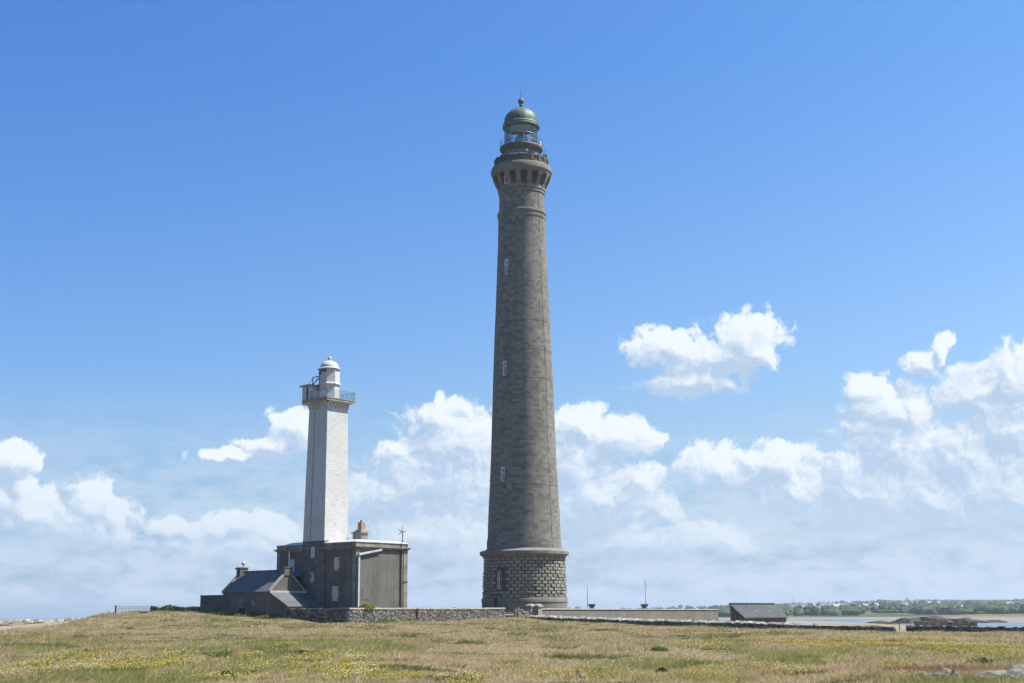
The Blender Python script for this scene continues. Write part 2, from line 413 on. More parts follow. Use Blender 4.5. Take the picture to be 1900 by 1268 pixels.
# base drum: plinth, rusticated blocks on a core, cornice
bw_a = math.asin((926.3 - 973) / 77.); bd_a = math.asin((922.5 - 973) / 78.5)
wz0, wz1 = tz(1094), tz(1061)
def core_r(z):
    z0, z1 = tz(1110), tz(1036); return tr(76.8, 1110) + (tr(73.6, 1036) - tr(76.8, 1110)) * (z - z0) / (z1 - z0)
dA = .42 / core_r(wz0)
phb = sorted([2 * math.pi * i / 96 - math.pi for i in range(96) if all(abs(2 * math.pi * i / 96 - math.pi - w) > .012 for w in (bw_a - dA, bw_a + dA))] + [bw_a - dA, bw_a + dA])
mb = MB(); hole = [(bw_a - dA, bw_a + dA, wz0, wz1)]
mb.lathe([(core_r(z), z) for z in (tz(1118), wz0, wz1, tz(1034))], phis=phb, holes=hole)
a0, a1 = bw_a - dA, bw_a + dA; r0, r1 = core_r(wz0), core_r(wz1); d = .6
mb.add([pol(r0, a0, wz0), pol(r0, a1, wz0), pol(r1, a1, wz1), pol(r1, a0, wz1)] + [pol(r0 - d, a0, wz0), pol(r0 - d, a1, wz0), pol(r1 - d, a1, wz1), pol(r1 - d, a0, wz1)], [(0, 1, 5, 4), (1, 2, 6, 5), (2, 3, 7, 6), (3, 0, 4, 7)])
part(tall, mb, 'base_core', G['core'])
mb = MB(); rows = 12; zb0, zb1 = tz(1110), tz(1036.5); hrow = (zb1 - zb0) / rows; NB = 38
for j in range(rows):
    z0 = zb0 + j * hrow + .035; z1 = zb0 + (j + 1) * hrow - .035
    for i in range(NB):
        ac = 2 * math.pi * (i + .5 * (j % 2)) / NB; da = math.pi / NB - .05 / 6.3
        ap = (ac + math.pi) % (2 * math.pi) - math.pi
        if abs(ap - bw_a) < da + .085 and z1 > wz0 - .3 and z0 < wz1 + .5: continue
        if abs(ap - bd_a) < da + .07 and z0 < tz(1108) + .2: continue
        rc = core_r((z0 + z1) / 2) - .06; tt = random.random(); pr_ = random.uniform(.13, .26); K = 4
        vs = []
        for z, e in ((z0, 0), (z0 + .035, 1), ((z0 + z1) / 2, 2), (z1 - .035, 1), (z1, 0)):
            for k in range(K + 1):
                s_ = -1 + 2 * k / K
                if e == 0: vs.append(pol(rc + .02, ac + da * s_, z))
                else:
                    edge = abs(s_) > .99
                    vs.append(pol(rc + (.02 if edge else pr_ * (1. if e == 1 else 1.08) + random.uniform(-.035, .035)), ac + da * (s_ if edge else s_ * 1.62 if abs(s_) > .4 else s_), z + (0 if edge else random.uniform(-.02, .02))))
        fs = [(r * (K + 1) + k, r * (K + 1) + k + 1, (r + 1) * (K + 1) + k + 1, (r + 1) * (K + 1) + k) for r in range(4) for k in range(K)]
        mb.add(vs, fs, 0, tt)
part(tall, mb, 'base_blocks', G['rustic'], angle=25)
mb = MB(); mb.lathe(P((80.2, 1150), (79.3, 1119), (80.3, 1118.4), (80.3, 1112), (79.2, 1110.3), (74.5, 1109)), 96)
part(tall, mb, 'plinth', G['granite'])
mb = MB(); mb.lathe(P((73, 1037), (76.6, 1036), (77.6, 1034), (79.6, 1031.5), (82.7, 1030.4), (82.7, 1025.2), (81.6, 1024.2), (79.5, 1023.4), (72.6, 1021.6), (69, 1019)), 96)
part(tall, mb, 'base_cornice', G['granite'])
T = tang(bw_a, core_r(wz0), wz0); mb = MB(); H = wz1 - wz0; hh = H - .42        # stone surround, arched
tbox(mb, T, -.62, -.40, -.25, hh, -.15, .16); tbox(mb, T, .40, .62, -.25, hh, -.15, .16); tbox(mb, T, -.40, .40, -.25, .0, -.15, .2)
for i in range(12):
    b0, b1 = math.pi * i / 12, math.pi * (i + 1) / 12
    q = [(.70 * math.cos(b0), hh + .70 * math.sin(b0)), (.70 * math.cos(b1), hh + .70 * math.sin(b1)), (.40 * math.cos(b1), hh + .40 * math.sin(b1)), (.40 * math.cos(b0), hh + .40 * math.sin(b0))]
    mb.add([T(x, h, dd) for dd in (-.15, .16) for x, h in q], [(0, 1, 5, 4), (1, 2, 6, 5), (2, 3, 7, 6), (3, 0, 4, 7), (4, 5, 6, 7), (3, 2, 1, 0)])
part(tall, mb, 'window_surround', G['granite_dark'])
tower_window(bw_a, core_r((wz0 + wz1) / 2) - .10, wz0 + .02, wz1, .395, 'arched white window in the rusticated base', arch=True, fr=.12)
zd1 = tz(1106.5); zd0 = TZ + .1; T = tang(bd_a, tr(79.8, 1112) - .1, zd0); mb = MB(); Hd = zd1 - zd0
tbox(mb, T, -.62, -.48, 0, Hd, 0, .24); tbox(mb, T, .48, .62, 0, Hd, 0, .24); tbox(mb, T, -.48, .48, Hd - .15, Hd, 0, .24)
fr_ = part(tall, mb, 'door', G['bluegrey'], 'blue grey framed door in the base')
mb = MB(); tbox(mb, T, -.48, .48, 0, Hd - .15, 0, .14); x = part(tall, mb, 'door_leaf', G['iron']); x.parent = fr_

# mouldings of the shaft
mb = MB(); mb.lathe(P((43.6, 412), (44.3, 411), (44.9, 408.5), (44.5, 405), (43.6, 404), (45.6, 401.5), (45.6, 398.5), (44.2, 397.4), (42.0, 396.4)), 80)
part(tall, mb, 'string_course', G['granite'])
mb = MB(); mb.lathe(P((42.2, 398), (41.6, 370), (41.3, 361)), 80)
part(tall, mb, 'neck', G['ashlar'])
mb = MB(); mb.lathe(P((41.2, 365), (42.9, 363.5), (42.9, 360.5), (42.2, 359.5), (44.2, 358.2), (44.2, 353), (43.0, 351.6), (41.5, 351)), 80)
part(tall, mb, 'neck_moulding', G['granite'])
# arcade under the gallery: wall behind, radiating corbels, arches, cornice
rin = tr(41.5, 345); aw_a = math.asin((938.8 - 967.5) / 44.); az0, az1 = tz(353), tz(333)
mb = MB(); mb.lathe([(rin, tz(356)), (rin, tz(320))], 90)
part(tall, mb, 'arcade_wall', G['granite_dark'])
NA = 15; ph0 = rad(4.5)
cprof = P((42.0, 357), (44.3, 355), (46.3, 349), (49.9, 342.5), (52.6, 336), (54.2, 330.5))
for i in range(NA):
    a = ph0 + (i + .5) * 2 * math.pi / NA
    mb = MB(); hw = .36
    T = tang(a, 0, 0)
    poly = [(rin - .2, cprof[0][1])] + cprof + [(rin - .2, cprof[-1][1])]
    vs = [T(s_ * hw, z, r) for s_ in (-1, 1) for r, z in poly]; n = len(poly)
    mb.add(vs, [(k, (k + 1) % n, n + (k + 1) % n, n + k) for k in range(n)] + [tuple(reversed(range(n))), tuple(range(n, 2 * n))])
    part(tall, mb, 'corbel', G['granite'], smooth=False)
mb = MB()
zt, zs_ = tz(326), tz(338.5)
def ro(z): 
    for (r0, z0), (r1, z1) in zip(cprof, cprof[1:]):
        if z0 <= z <= z1: return r0 + (r1 - r0) * (z - z0) / (z1 - z0)
    return cprof[-1][0]
pier = .34 / tr(50, 338)
for i in range(NA):
    ac = ph0 + i * 2 * math.pi / NA; hwid = math.pi / NA - pier; K = 14; cols = []
    for k in range(K + 1):
        s_ = -1 + 2 * k / K; a = ac + s_ * hwid
        zb = zs_ + math.sqrt(max(0, 1 - s_ * s_)) * (tz(331.6) - zs_)
        cols.append([pol(rin - .1, a, zb)] + [pol(ro(zb + (zt - zb) * q / 3) - .03, a, zb + (zt - zb) * q / 3) for q in range(4)])
    b = [p for c in cols for p in c]
    mb.add(b, [(k * 5 + q, (k + 1) * 5 + q, (k + 1) * 5 + q + 1, k * 5 + q + 1) for k in range(K) for q in range(4)])
part(tall, mb, 'arches', G['granite_dark'])
mb = MB(); mb.lathe(P((50, 331), (54.3, 330), (54.8, 328), (55.0, 326.6), (56.7, 325), (56.9, 319.5), (55.8, 317.6), (55.6, 316.2), (54.4, 315.4), (53.6, 314), (30, 313)), 96)
part(tall, mb, 'gallery_cornice', G['granite'])
tower_window(aw_a, rin + .03, az0 + .25, az1, .42, 'white window framed in an arch under the gallery', fr=.12)
# parapet: low pierced balustrade with thick piers
mb = MB(); rp = tr(49.8, 306); z0 = tz(313.6); zt_ = tz(300.5); NPi = 20
mb.lathe([(rp - .34, z0), (rp, z0), (rp, z0 + .28), (rp - .34, z0 + .28)], 80, close=True)
mb.lathe([(rp - .36, zt_ - .22), (rp + .05, zt_ - .22), (rp + .05, zt_), (rp - .36, zt_)], 80, close=True)
for i in range(NPi):
    a = 2 * math.pi * (i + .3) / NPi; T = tang(a, rp - .17, z0)
    tbox(mb, T, -.24, .24, .2, zt_ - z0 + .16, -.22, .24)
    for k in range(1, 5):
        T = tang(a + 2 * math.pi / NPi * k / 5, rp - .17, z0); tbox(mb, T, -.085, .085, .27, zt_ - z0 - .2, -.11, .11)
part(tall, mb, 'balustrade', G['granite_dark'], smooth=False)
# watch room drum and lantern gallery
mb = MB(); mb.lathe(P((34.6, 315), (34.0, 296), (33.8, 286)), 72)
part(tall, mb, 'watch_room', brick_mat('watch_room_stone', True, 3.0, .5, .32, [(0, (.12, .115, .105)), (.5, (.17, .16, .145)), (1, (.23, .215, .19))], (.32, .31, .28), msize=.025))
mb = MB(); mb.lathe(P((33.2, 288), (34.5, 286.5), (36.5, 284), (38.6, 281.5), (39.4, 280.4)), 72)
part(tall, mb, 'lantern_corbelling', G['granite_dark'])
mb = MB(); mb.lathe(P((30, 281.2), (39.6, 280.3), (40.1, 279), (40.1, 276.6), (39.4, 275.6), (25, 275.2)), 72)
part(tall, mb, 'lantern_gallery', G['rust_dark'])
T = tang(rad(17), tr(34.2, 290), tz(291))
for h in (0, .62): mb = MB(); tbox(mb, T, -.17, .17, h, h + .34, -.1, .08); part(tall, mb, 'vent_plate', G['white_paint'], smooth=False)
for a in (rad(-16), rad(3)): mb = MB(); T = tang(a, rp + .06, zt_); tbox(mb, T, -.62, .62, -.08, -.01, 0, .08); part(tall, mb, 'sunlit_rail_strip', G['white_paint'], smooth=False)  # white strips stand in for the sunlit top of the parapet rail
rg = tr(30.6, 262); gz0, gz1 = tz(275.4), tz(236.5)
mb = MB(); mb.lathe([(rg, gz0), (rg, gz1)], 64)
part(tall, mb, 'lantern_glass', G['glass'])
mb = MB()
for i in range(16): 
    a = 2 * math.pi * (i + .35) / 16; mb.tube(pol(rg + .02, a, gz0), pol(rg + .02, a, gz1), .055, 5)
gm = gz0 + (gz1 - gz0) * .53
for z in (gz0 + .05, gz0 + (gz1 - gz0) * .27, gm, gz1 - .05): mb.ring(rg + .02, z, .05, 64)
part(tall, mb, 'glazing_bars', G['teal'])
mb = MB(); mb.lathe([(rg - .02, gz1 - .02), (rg - .02, gz1 - .08), (.02, gz1 - .10)], 64)
part(tall, mb, 'ceiling', G['curtain'], 'grey ceiling under the dome seen through the glass')
mb = MB(); zl = gz0
mb.lathe([(.2, zl), (.9, zl), (.95, zl + .35), (1.12, zl + .5), (1.22, zl + 1.0), (1.12, zl + 1.5), (.85, zl + 1.75), (.0, zl + 1.8)], 32)
part(tall, mb, 'lens', G['lens'])
mb = MB(); mb.lathe([(.0, zl + 1.95), (.9, zl + 1.87), (1.0, zl + 1.8), (.8, zl + 1.76), (0, zl + 1.76)], 32)
part(tall, mb, 'lens_cap', G['iron'])
mb = MB(); pr = P((28, 240), (33.9, 239.8), (34.8, 238.6), (34.8, 236.6), (33.6, 235), (34.2, 233.4), (33.2, 231.6), (31.6, 230.5)); r0, z0 = pr[-1]; z1 = tz(201.5)
for k in range(1, 15):
    w = math.pi / 2 * k / 14; pr.append((max(r0 * math.cos(w), .28), z0 + (z1 - z0) * math.sin(w) ** .92))
mb.lathe(pr, 72)
for i in range(16):
    a = 2 * math.pi * (i + .35) / 16
    for (ra, za), (rb, zb) in zip(pr[7:20], pr[8:21]): mb.tube(pol(ra, a, za), pol(rb, a, zb), .028, 4)
part(tall, mb, 'dome', G['copper'])
mb = MB(); bc, br = tz(188.4), tr(5.7, 188)
mb.lathe(P((4.2, 202), (4.2, 200.6), (2.0, 199.2), (2.0, 197.8), (3.9, 195.8), (3.4, 194.6), (1.9, 193.6)) + [(br * math.sin(w), bc - br * math.cos(w)) for w in [rad(q) for q in range(25, 181, 12)]], 32)
part(tall, mb, 'ball_finial', G['copper'])
mb = MB(); mb.tube((0, 0, tz(183.5)), (0, 0, tz(167)), .05, 6, r2=.03); mb.lathe([(.02, tz(168.2)), (.09, tz(167.5)), (.02, tz(166.8))], 8); mb.lathe([(.03, tz(183.4)), (.13, tz(182.4)), (.03, tz(181.4))], 8)
part(tall, mb, 'lightning_rod', G['iron'])
mb = MB(); zr = tz(275.4); rr = tr(39.2, 270)
for h in (.35, .72, 1.1): mb.ring(rr, zr + h, .022, 72, k=4)
for i in range(24): a = 2 * math.pi * i / 24; mb.tube(pol(rr, a, zr), pol(rr, a, zr + 1.1), .024, 4)
part(tall, mb, 'railing', G['bluegrey'])
mb = MB()                                             # equipment bracket on the right of the gallery
zz = tz(296)
mb.tube((tr(34, 296), .5, zz), (tr(47.5, 293), -.3, tz(291)), .07, 5); mb.tube((tr(34, 296), -.4, zz + .5), (tr(47.5, 293), -.3, tz(291)), .05, 5)
mb.box(tr(40, 290), tr(47.5, 290), -.7, .5, tz(292), tz(290.2)); mb.tube((tr(43.5, 290), -.3, tz(291)), (tr(43.5, 290), -.3, tz(277.5)), .035, 4); mb.tube((tr(41.2, 290), .2, tz(291)), (tr(41.2, 290), .2, tz(281)), .03, 4)
part(tall, mb, 'aerial_bracket', G['rust_dark'])
mb = MB(); mb.lathe([(0, zr), (.16, zr), (.2, zr + .5), (.17, zr + .62), (0, zr + .7)], 12, cx=tr(34.6, 268), cy=-1.2); part(tall, mb, 'signal_lamp', G['white_paint'])
mb = MB(); a = rad(47); pts = [pol(shaft_r(z) + .03, a, z) for z in np.linspace(tz(1020), tz(412), 24)]
for p, q in zip(pts, pts[1:]): mb.tube(p, q, .02, 4)
part(tall, mb, 'earthing_cable', G['iron'])
mb = MB(); mb.tube(pol(tr(41.8, 372) + .03, a, tz(397)), pol(tr(41.4, 362) + .03, a, tz(364)), .035, 4); part(tall, mb, 'earthing_cable', G['iron'])
for s_ in (-1, 1): mb = MB(); mb.tube((.25 * s_, 0, bc), (tr(24 * s_, 215), -1.0, tz(219)), .016, 4); part(tall, mb, 'stay_wire', G['zinc'])

# ================================================================== the old square white lighthouse
O2_WALLS = O2; O2 = (O2[0] - .30, O2[1])               # the house stands a hand's width off the line of the yard wall
CT = (-7.43, 1.74)
def oz(py, lx, ly):
    p = W(lx, ly); return zat(py, p.x, p.y)
old = thing('square_lighthouse', 'old square whitewashed lighthouse tower rising out of the flat roofed house', 'lighthouse', (*CT, 5.4), True)
zR = oz(1003, -5.5, -.2); zC = oz(757, -5.7, .05)
def sq(h): return (CT[0] - h, CT[0] + h, CT[1] - h, CT[1] + h)
mb = MB(); mb.frustum(sq(2.13), 5.4, sq(2.01), zR)
part(old, mb, 'bare_base', G['tower_bare'], 'unpainted grey masonry at the foot of the tower')
mb = MB(); mb.frustum(sq(1.985), zR, sq(1.71), zC + .5)
part(old, mb, 'painted_shaft', G['whitewash'])
zS1 = oz(736.3, -5.1, -.6); zS0 = zS1 - .36; hs = 2.34
mb = MB(); mb.box(*sq(1.78), zC + .35, zS0 - .15); part(old, mb, 'corbel_band', G['whitewash'])
NBk = 8
zc0 = zC + .1
for side in range(4):
    for i in range(NBk):
        t_ = (-1 + 2 * (i + .5) / NBk) * 1.86
        poly = [(1.60, zc0), (1.80, zc0), (1.86, zc0 + .3), (2.05, zc0 + .55), (2.10, zc0 + .8), (2.28, zS0 - .14), (2.28, zS0 - .003), (1.60, zS0 - .003)]
        mb = MB(); hw = .135
        n = len(poly); vs = []
        for s_ in (-1, 1):
            for o_, z in poly:
                p = (t_ + s_ * hw, -o_)
                for _ in range(side): p = (-p[1], p[0])
                vs.append((CT[0] + p[0], CT[1] + p[1], z))
        mb.add(vs, [(k, (k + 1) % n, n + (k + 1) % n, n + k) for k in range(n)] + [tuple(reversed(range(n))), tuple(range(n, 2 * n))])
        if side in (0, 1): part(old, mb, 'bracket', G['whitewash'], smooth=False)
mb = MB(); mb.box(*sq(hs), zS0, zS1 - .1); mb.box(*sq(hs + .06), zS1 - .098, zS1)
part(old, mb, 'gallery_slab', G['coping'], smooth=False)
RD = 1.33
def octo(r, a0=rad(10)): return [a0 + RZ * 0 + 2 * math.pi * i / 8 for i in range(8)]
oa = [rad(-4.5) - 2 * math.pi / 8 * k - RZ for k in range(8)]; oa = sorted([(a + math.pi) % (2 * math.pi) - math.pi for a in oa])
zD = lambda py: oz(py, *CT)
def om(px): return px * mpp(*W(*CT)[:2], zD(700))
mb = MB(); mb.lathe([(om(19.6), zS1), (om(19.2), zD(717)), (om(20.0), zD(716.6)), (om(22.2), zD(715.2)), (om(22.2), zD(713.6)), (om(19.6), zD(711.6))], cx=CT[0], cy=CT[1], phis=oa)
part(old, mb, 'drum_base', G['whitewash'], smooth=False)
mb = MB(); mb.lathe([(om(19.9), zD(713)), (om(19.6), zD(686))], cx=CT[0], cy=CT[1], phis=oa)
part(old, mb, 'lantern_drum', G['whitewash'], smooth=False)
pr = [(om(17), zD(687.5)), (om(21.2), zD(687)), (om(21.6), zD(685.6)), (om(20.6), zD(684.6)), (om(17.2), zD(683.4))]
r0, z0 = pr[-1]; z1 = zD(669.6)
for k in range(1, 11):
    w = math.pi / 2 * k / 10; pr.append((max(r0 * math.cos(w), .16), z0 + (z1 - z0) * math.sin(w)))
mb = MB(); mb.lathe(pr, 40, cx=CT[0], cy=CT[1]); part(old, mb, 'dome', G['whitewash'])
mb = MB(); bc = zD(665.2); br = om(3.7)
mb.lathe([(.17, zD(671)), (.13, zD(669.6)), (.2, zD(668.8))] + [(br * math.sin(w), bc - br * math.cos(w)) for w in [rad(q) for q in range(40, 181, 14)]] + [(.05, zD(661.3)), (.05, zD(660))], 20, cx=CT[0], cy=CT[1])
part(old, mb, 'ball_finial', G['whitewash'])
mb = MB()                                             # dark window strip under the eave on the shaded side
a = oa[0]
for i in range(8):
    a0, a1 = oa[i], oa[(i + 1) % 8] + (2 * math.pi if i == 7 else 0); am = (a0 + a1) / 2 + RZ
    amn = (am + math.pi) % (2 * math.pi) - math.pi
    if rad(-75) < amn < rad(-5):
        z0, z1 = zD(692.5), zD(687.6); R_ = om(19.66) + .025
        q = [(R_ * math.sin(b), -R_ * math.cos(b)) for b in (a0 * .93 + a1 * .07, a0 * .07 + a1 * .93)]
        mb.add([(CT[0] + q[0][0], CT[1] + q[0][1], z0), (CT[0] + q[1][0], CT[1] + q[1][1], z0), (CT[0] + q[1][0], CT[1] + q[1][1], z1), (CT[0] + q[0][0], CT[1] + q[0][1], z1)], [(0, 1, 2, 3)])
part(old, mb, 'lantern_window', G['pane'])
# cabin built on the gallery, its flat roof and door slit
x0, x1 = CT[0] - hs - .12, CT[0] - .95; y0, y1 = CT[1] - hs + .04, CT[1] + 1.5; za = oz(716.3, x1, y0)
mb = MB(); mb.box(x0, x1, y0, y1, zS1 - .55, za); cab = part(old, mb, 'cabin', G['whitewash'])
mb = MB(); mb.box(x0 - .32, x1 + .25, y0 - .25, y1 + .2, za + .002, za + .12); mb.box(x0 - .18, x1 + .1, y0 - .12, y1 + .08, za + .122, za + .22, 1); r_ = part(old, mb, 'cabin_roof', [G['coping'], G['rust_dark']], smooth=False); r_.parent = cab; 
r_.location = (0, 0, 0)
mb = MB(); mb.box(x0 + .82, x0 + 1.14, y0 - .012, y0 + .05, zS1 - .2, za - .06); d_ = part(old, mb, 'cabin_door', G['iron']); d_.parent = cab
mb = MB(); zq = za + .2                               # hoist bracket of dark bars
A_ = (x1 - .12, y0 + .5, zq); B_ = (x1 - .12, y0 + .5, zq + .95)
mb.tube(A_, B_, .075, 5); mb.tube(B_, (CT[0] - .2, CT[1] - 1.25, zq + 1.15), .055, 5); mb.tube(A_, (CT[0] - .2, CT[1] - 1.25, zq + 1.05), .055, 5); mb.tube(B_, (x1 - .75, y0 + .3, zq), .025, 4); mb.tube((x1 + .3, y0 + .52, zq + .3), (x1 + .75, y0 + .6, zq + 1.0), .04, 4)
mb.box(CT[0] - .3, CT[0] - .1, CT[1] - 1.5, CT[1] - 1.15, zq + 1.3, zq + 1.6)
part(old, mb, 'hoist_bracket', G['iron'])
mb = MB(); e = hs - .02; zt_ = zS1 + 1.02
def rail(p, q, n):
    mb.tube((*p, zt_), (*q, zt_), .028, 5); mb.tube((*p, zS1 + .1), (*q, zS1 + .1), .022, 5)
    for k in range(n + 1):
        a = (p[0] + (q[0] - p[0]) * k / n, p[1] + (q[1] - p[1]) * k / n); mb.tube((*a, zS1), (*a, zt_), .03 if k in (0, n) else .015, 4)
rail((x1 + .05, CT[1] - e), (CT[0] + e, CT[1] - e), 24); rail((CT[0] + e, CT[1] - e), (CT[0] + e, CT[1] + e), 32); rail((CT[0] + e, CT[1] + e), (x1, CT[1] + e), 24)
part(old, mb, 'railing', G['bluegrey'])
mb = MB(); mb.tube((CT[0] - .6, CT[1] - 2.03, 15.1), (CT[0] - .55, CT[1] - 1.80, zC), .024, 5)
part(old, mb, 'cable_duct', G['bluegrey'])

def shutter_window(root, x, z0, z1, w, yf, label, rust=True, local_face='y', bar=True):
    """pair of closed white shutters on the facade y = yf, rusty hinges and sill"""
    mb = MB(); H = z1 - z0
    mb.box(x - w, x - .02, yf - .07, yf + .01, z0, z1); mb.box(x + .02, x + w, yf - .07, yf + .01, z0, z1)
    n = 3
    for s_ in (-1, 1):
        for k in range(1, n):
            xx = x + s_ * w * k / n; mb.box(xx - .012, xx + .012, yf - .078, yf - .069, z0 + .02, z1 - .02)
    o = part(root, mb, 'shutters', G['shutter'], label, smooth=False)
    mb = MB(); mb.box(x - w - .09, x + w + .09, yf - .12, yf, z0 - .16, z0 - .01); s = part(root, mb, 'sill', G['rust'] if rust else G['house_stone'], smooth=False); s.parent = o
    if rust:
        mb = MB()
        for s_ in (-1, 1):
            for h in (.13, .84):
                mb = MB(); mb.box(x + s_ * w * .98 - .2, x + s_ * w * .98 + .2, yf - .095, yf - .079, z0 + H * h - .09, z0 + H * h + .07)
                s = part(root, mb, 'hinge', G['rust'], smooth=False); s.parent = o
    return o
def lx_at(px, yf, z=12.):                              # local x of a photo column on the facade plane y = yf
    lo, hi = -60., 80.
    for _ in range(50):
        m_ = (lo + hi) / 2; lo, hi = (m_, hi) if proj(W(m_, yf, z))[0] < px else (lo, m_)
    return lo
def ly_at(px, xf, z=12.):
    lo, hi = -40., 120.
    for _ in range(50):
        m_ = (lo + hi) / 2; lo, hi = (m_, hi) if proj(W(xf, m_, z))[0] < px else (lo, m_)
    return lo
ft = CT[1] - 2.09
x = lx_at(580.5, ft); o = shutter_window(old, x, oz(1035, x, ft), oz(1015, x, ft), .33, ft, 'clean white shutters high on the bare masonry', rust=False)
x = lx_at(580, ft - .02); o = shutter_window(old, x, oz(1081, x, ft), oz(1062.5, x, ft), .36, ft - .03, 'rust stained white shutters low on the bare masonry')
mb = MB(); mb.box(x - .37, x - .04, ft - .12, ft - .101, oz(1074, x, ft), oz(1065.5, x, ft)); r_ = part(old, mb, 'rust_patch', G['rust'], smooth=False); r_.parent = o

# ================================================================== the flat roofed house
HX0, HY1 = -14.5, 8.6
house = thing('keepers_house', 'grey rendered flat roofed house with white shutters round the foot of the white tower', 'house', (-7, 4, 5.3), True)
zp = oz(1001.5, 0, 0); zpc = oz(1012.6, 0, 0); zcb = oz(1016.5, 0, 0)
mb = MB(); mb.box(HX0, 0, 0, HY1, 5.3, zcb + .1); part(house, mb, 'walls', G['harl'])
mb = MB()
c = .26
def band(a0, a1, z0, z1, m=0):
    mb.box(HX0 - a1, a1, -a1, HY1 + a1, z0, z1, m)
band(0, .10, zcb - .12, zcb); band(0, .26, zcb + .002, zcb + .12); band(0, .36, zcb + .122, zpc - .002)
part(house, mb, 'cornice', G['house_stone'], smooth=False)
mb = MB(); n = 11                                      # parapet of stone blocks
for k in range(n):
    y0, y1 = -.08 + (HY1 + .16) * k / n, -.08 + (HY1 + .16) * (k + 1) / n - .012
    mb.box(-.35, .085 + random.uniform(-.008, .008), y0, y1, zpc, zp - .2, 0, random.random())
n = 16
for k in range(n):
    x0, x1 = HX0 - .08 + (-.36 - HX0 + .08) * k / n, HX0 - .08 + (-.36 - HX0 + .08) * (k + 1) / n - .012
    mb.box(x0, x1, -.085 + random.uniform(-.008, .008), .3, zpc, zp - .2, 0, random.random())
mb.box(HX0 - .08, -.36, HY1 - .3, HY1 + .08, zpc, zp - .2); mb.box(HX0 - .08, HX0 + .3, .31, HY1 - .31, zpc, zp - .2)
part(house, mb, 'parapet', G['house_stone'], smooth=False)
mb = MB(); mb.frustum((HX0 - .17, .17, -.17, HY1 + .17), zp - .198, (HX0 + .5, -.5, .5, HY1 - .5), zp + .09)
mb.box(HX0 - .18, .18, -.18, HY1 + .18, zp - .26, zp - .2)
part(house, mb, 'roof', G['white_metal'], 'flat roof edged with pale sheet metal', smooth=False)
qm = [MB(), MB(), MB()]                                # corner strips of dressed stone
nq = 15; zq0 = 5.3
for k in range(nq):
    z0 = zq0 + (zcb - .125 - zq0) * k / nq; z1 = zq0 + (zcb - .125 - zq0) * (k + 1) / nq - .012
    for k_, bx in enumerate(((-.55, .06, -.05, .55), (-.55, .06, HY1 - .62, HY1 + .06), (HX0 - .06, HX0 + .55, -.05, .55))): qm[k_].box(*bx, z0, z1, 0, random.random())
qm[1].box(-.5, .14, HY1 - .66, HY1 + .14, oz(1080, 0, HY1), oz(1078, 0, HY1))
for q in qm: part(house, q, 'quoins', G['house_stone'], smooth=False)
mb = MB(); y_a, y_b = ly_at(665.5, .1), ly_at(706, .1)    # white flashing, upright then sloping
za_, zb_, zv = oz(1031, 0, y_a), oz(1022.3, 0, y_b), 5.4
mb.box(.005, .22, y_a - .12, y_a + .12, zv, za_)
mb.prism([(y_a - .12, za_), (y_a - .12, za_ + .24), (y_b, zb_ + .24), (y_b, zb_)], .005, .34, 'x')
part(house, mb, 'flashing', G['white_metal'], smooth=False)
y = ly_at(662, .1); mb = MB(); mb.tube((.12, y - .05, 5.4), (.12, y - .05, oz(1032, 0, y)), .07, 6); part(house, mb, 'drainpipe', G['iron'])
y = ly_at(744.2, .1); mb = MB(); mb.tube((.11, y, 5.4), (.11, y, zp - .1), .075, 6); part(house, mb, 'drainpipe', G['iron'])
y = ly_at(681, .1); mb = MB(); mb.box(.002, .03, y - .55, y + .55, oz(1113, 0, y), oz(1092, 0, y)); mb.box(.03, .045, y - .42, y - .06, oz(1112, 0, y), oz(1093, 0, y)); mb.box(.03, .045, y + .06, y + .42, oz(1112, 0, y), oz(1093, 0, y))
part(house, mb, 'blocked_window', G['cement'], 'faint pale blocked up window on the lit wall', smooth=False)
x = lx_at(625, 0); shutter_window(house, x, oz(1058.5, x, 0), oz(1034.5, x, 0), .43, -.002, 'upper pair of rust streaked white shutters')
x = lx_at(623.5, 0); shutter_window(house, x, oz(1115, x, 0), oz(1088, x, 0), .52, -.002, 'lower larger pair of rust streaked white shutters')
x = lx_at(542.5, 0); o = shutter_window(house, x, oz(1062.5, x, 0), oz(1038.5, x, 0), .42, -.002, 'white balcony door shutters', rust=False)
mb = MB(); xb = lx_at(550, -.5); mb.box(xb - 1.35, xb + 1.0, -.82, -.002, oz(1070, xb, 0), oz(1067.5, xb, 0))
for k in range(9): mb.tube((xb - 1.3 + 2.25 * k / 8, -.78, oz(1068, xb, 0)), (xb - 1.3 + 2.25 * k / 8, -.78, oz(1060, xb, 0)), .02, 4)
mb.tube((xb - 1.32, -.78, oz(1060, xb, 0)), (xb + .97, -.78, oz(1060, xb, 0)), .03, 4); mb.box(xb - 1.3, xb + .95, -.80, -.77, oz(1067.4, xb, 0), oz(1064, xb, 0))
part(house, mb, 'balcony', G['blue'], 'small blue balcony')
x = lx_at(536.2, -.1); mb = MB(); mb.tube((x, -.1, 8.5), (x, -.1, oz(1022, x, 0)), .085, 6); part(house, mb, 'drainpipe', G['white_paint'], 'white drainpipe')
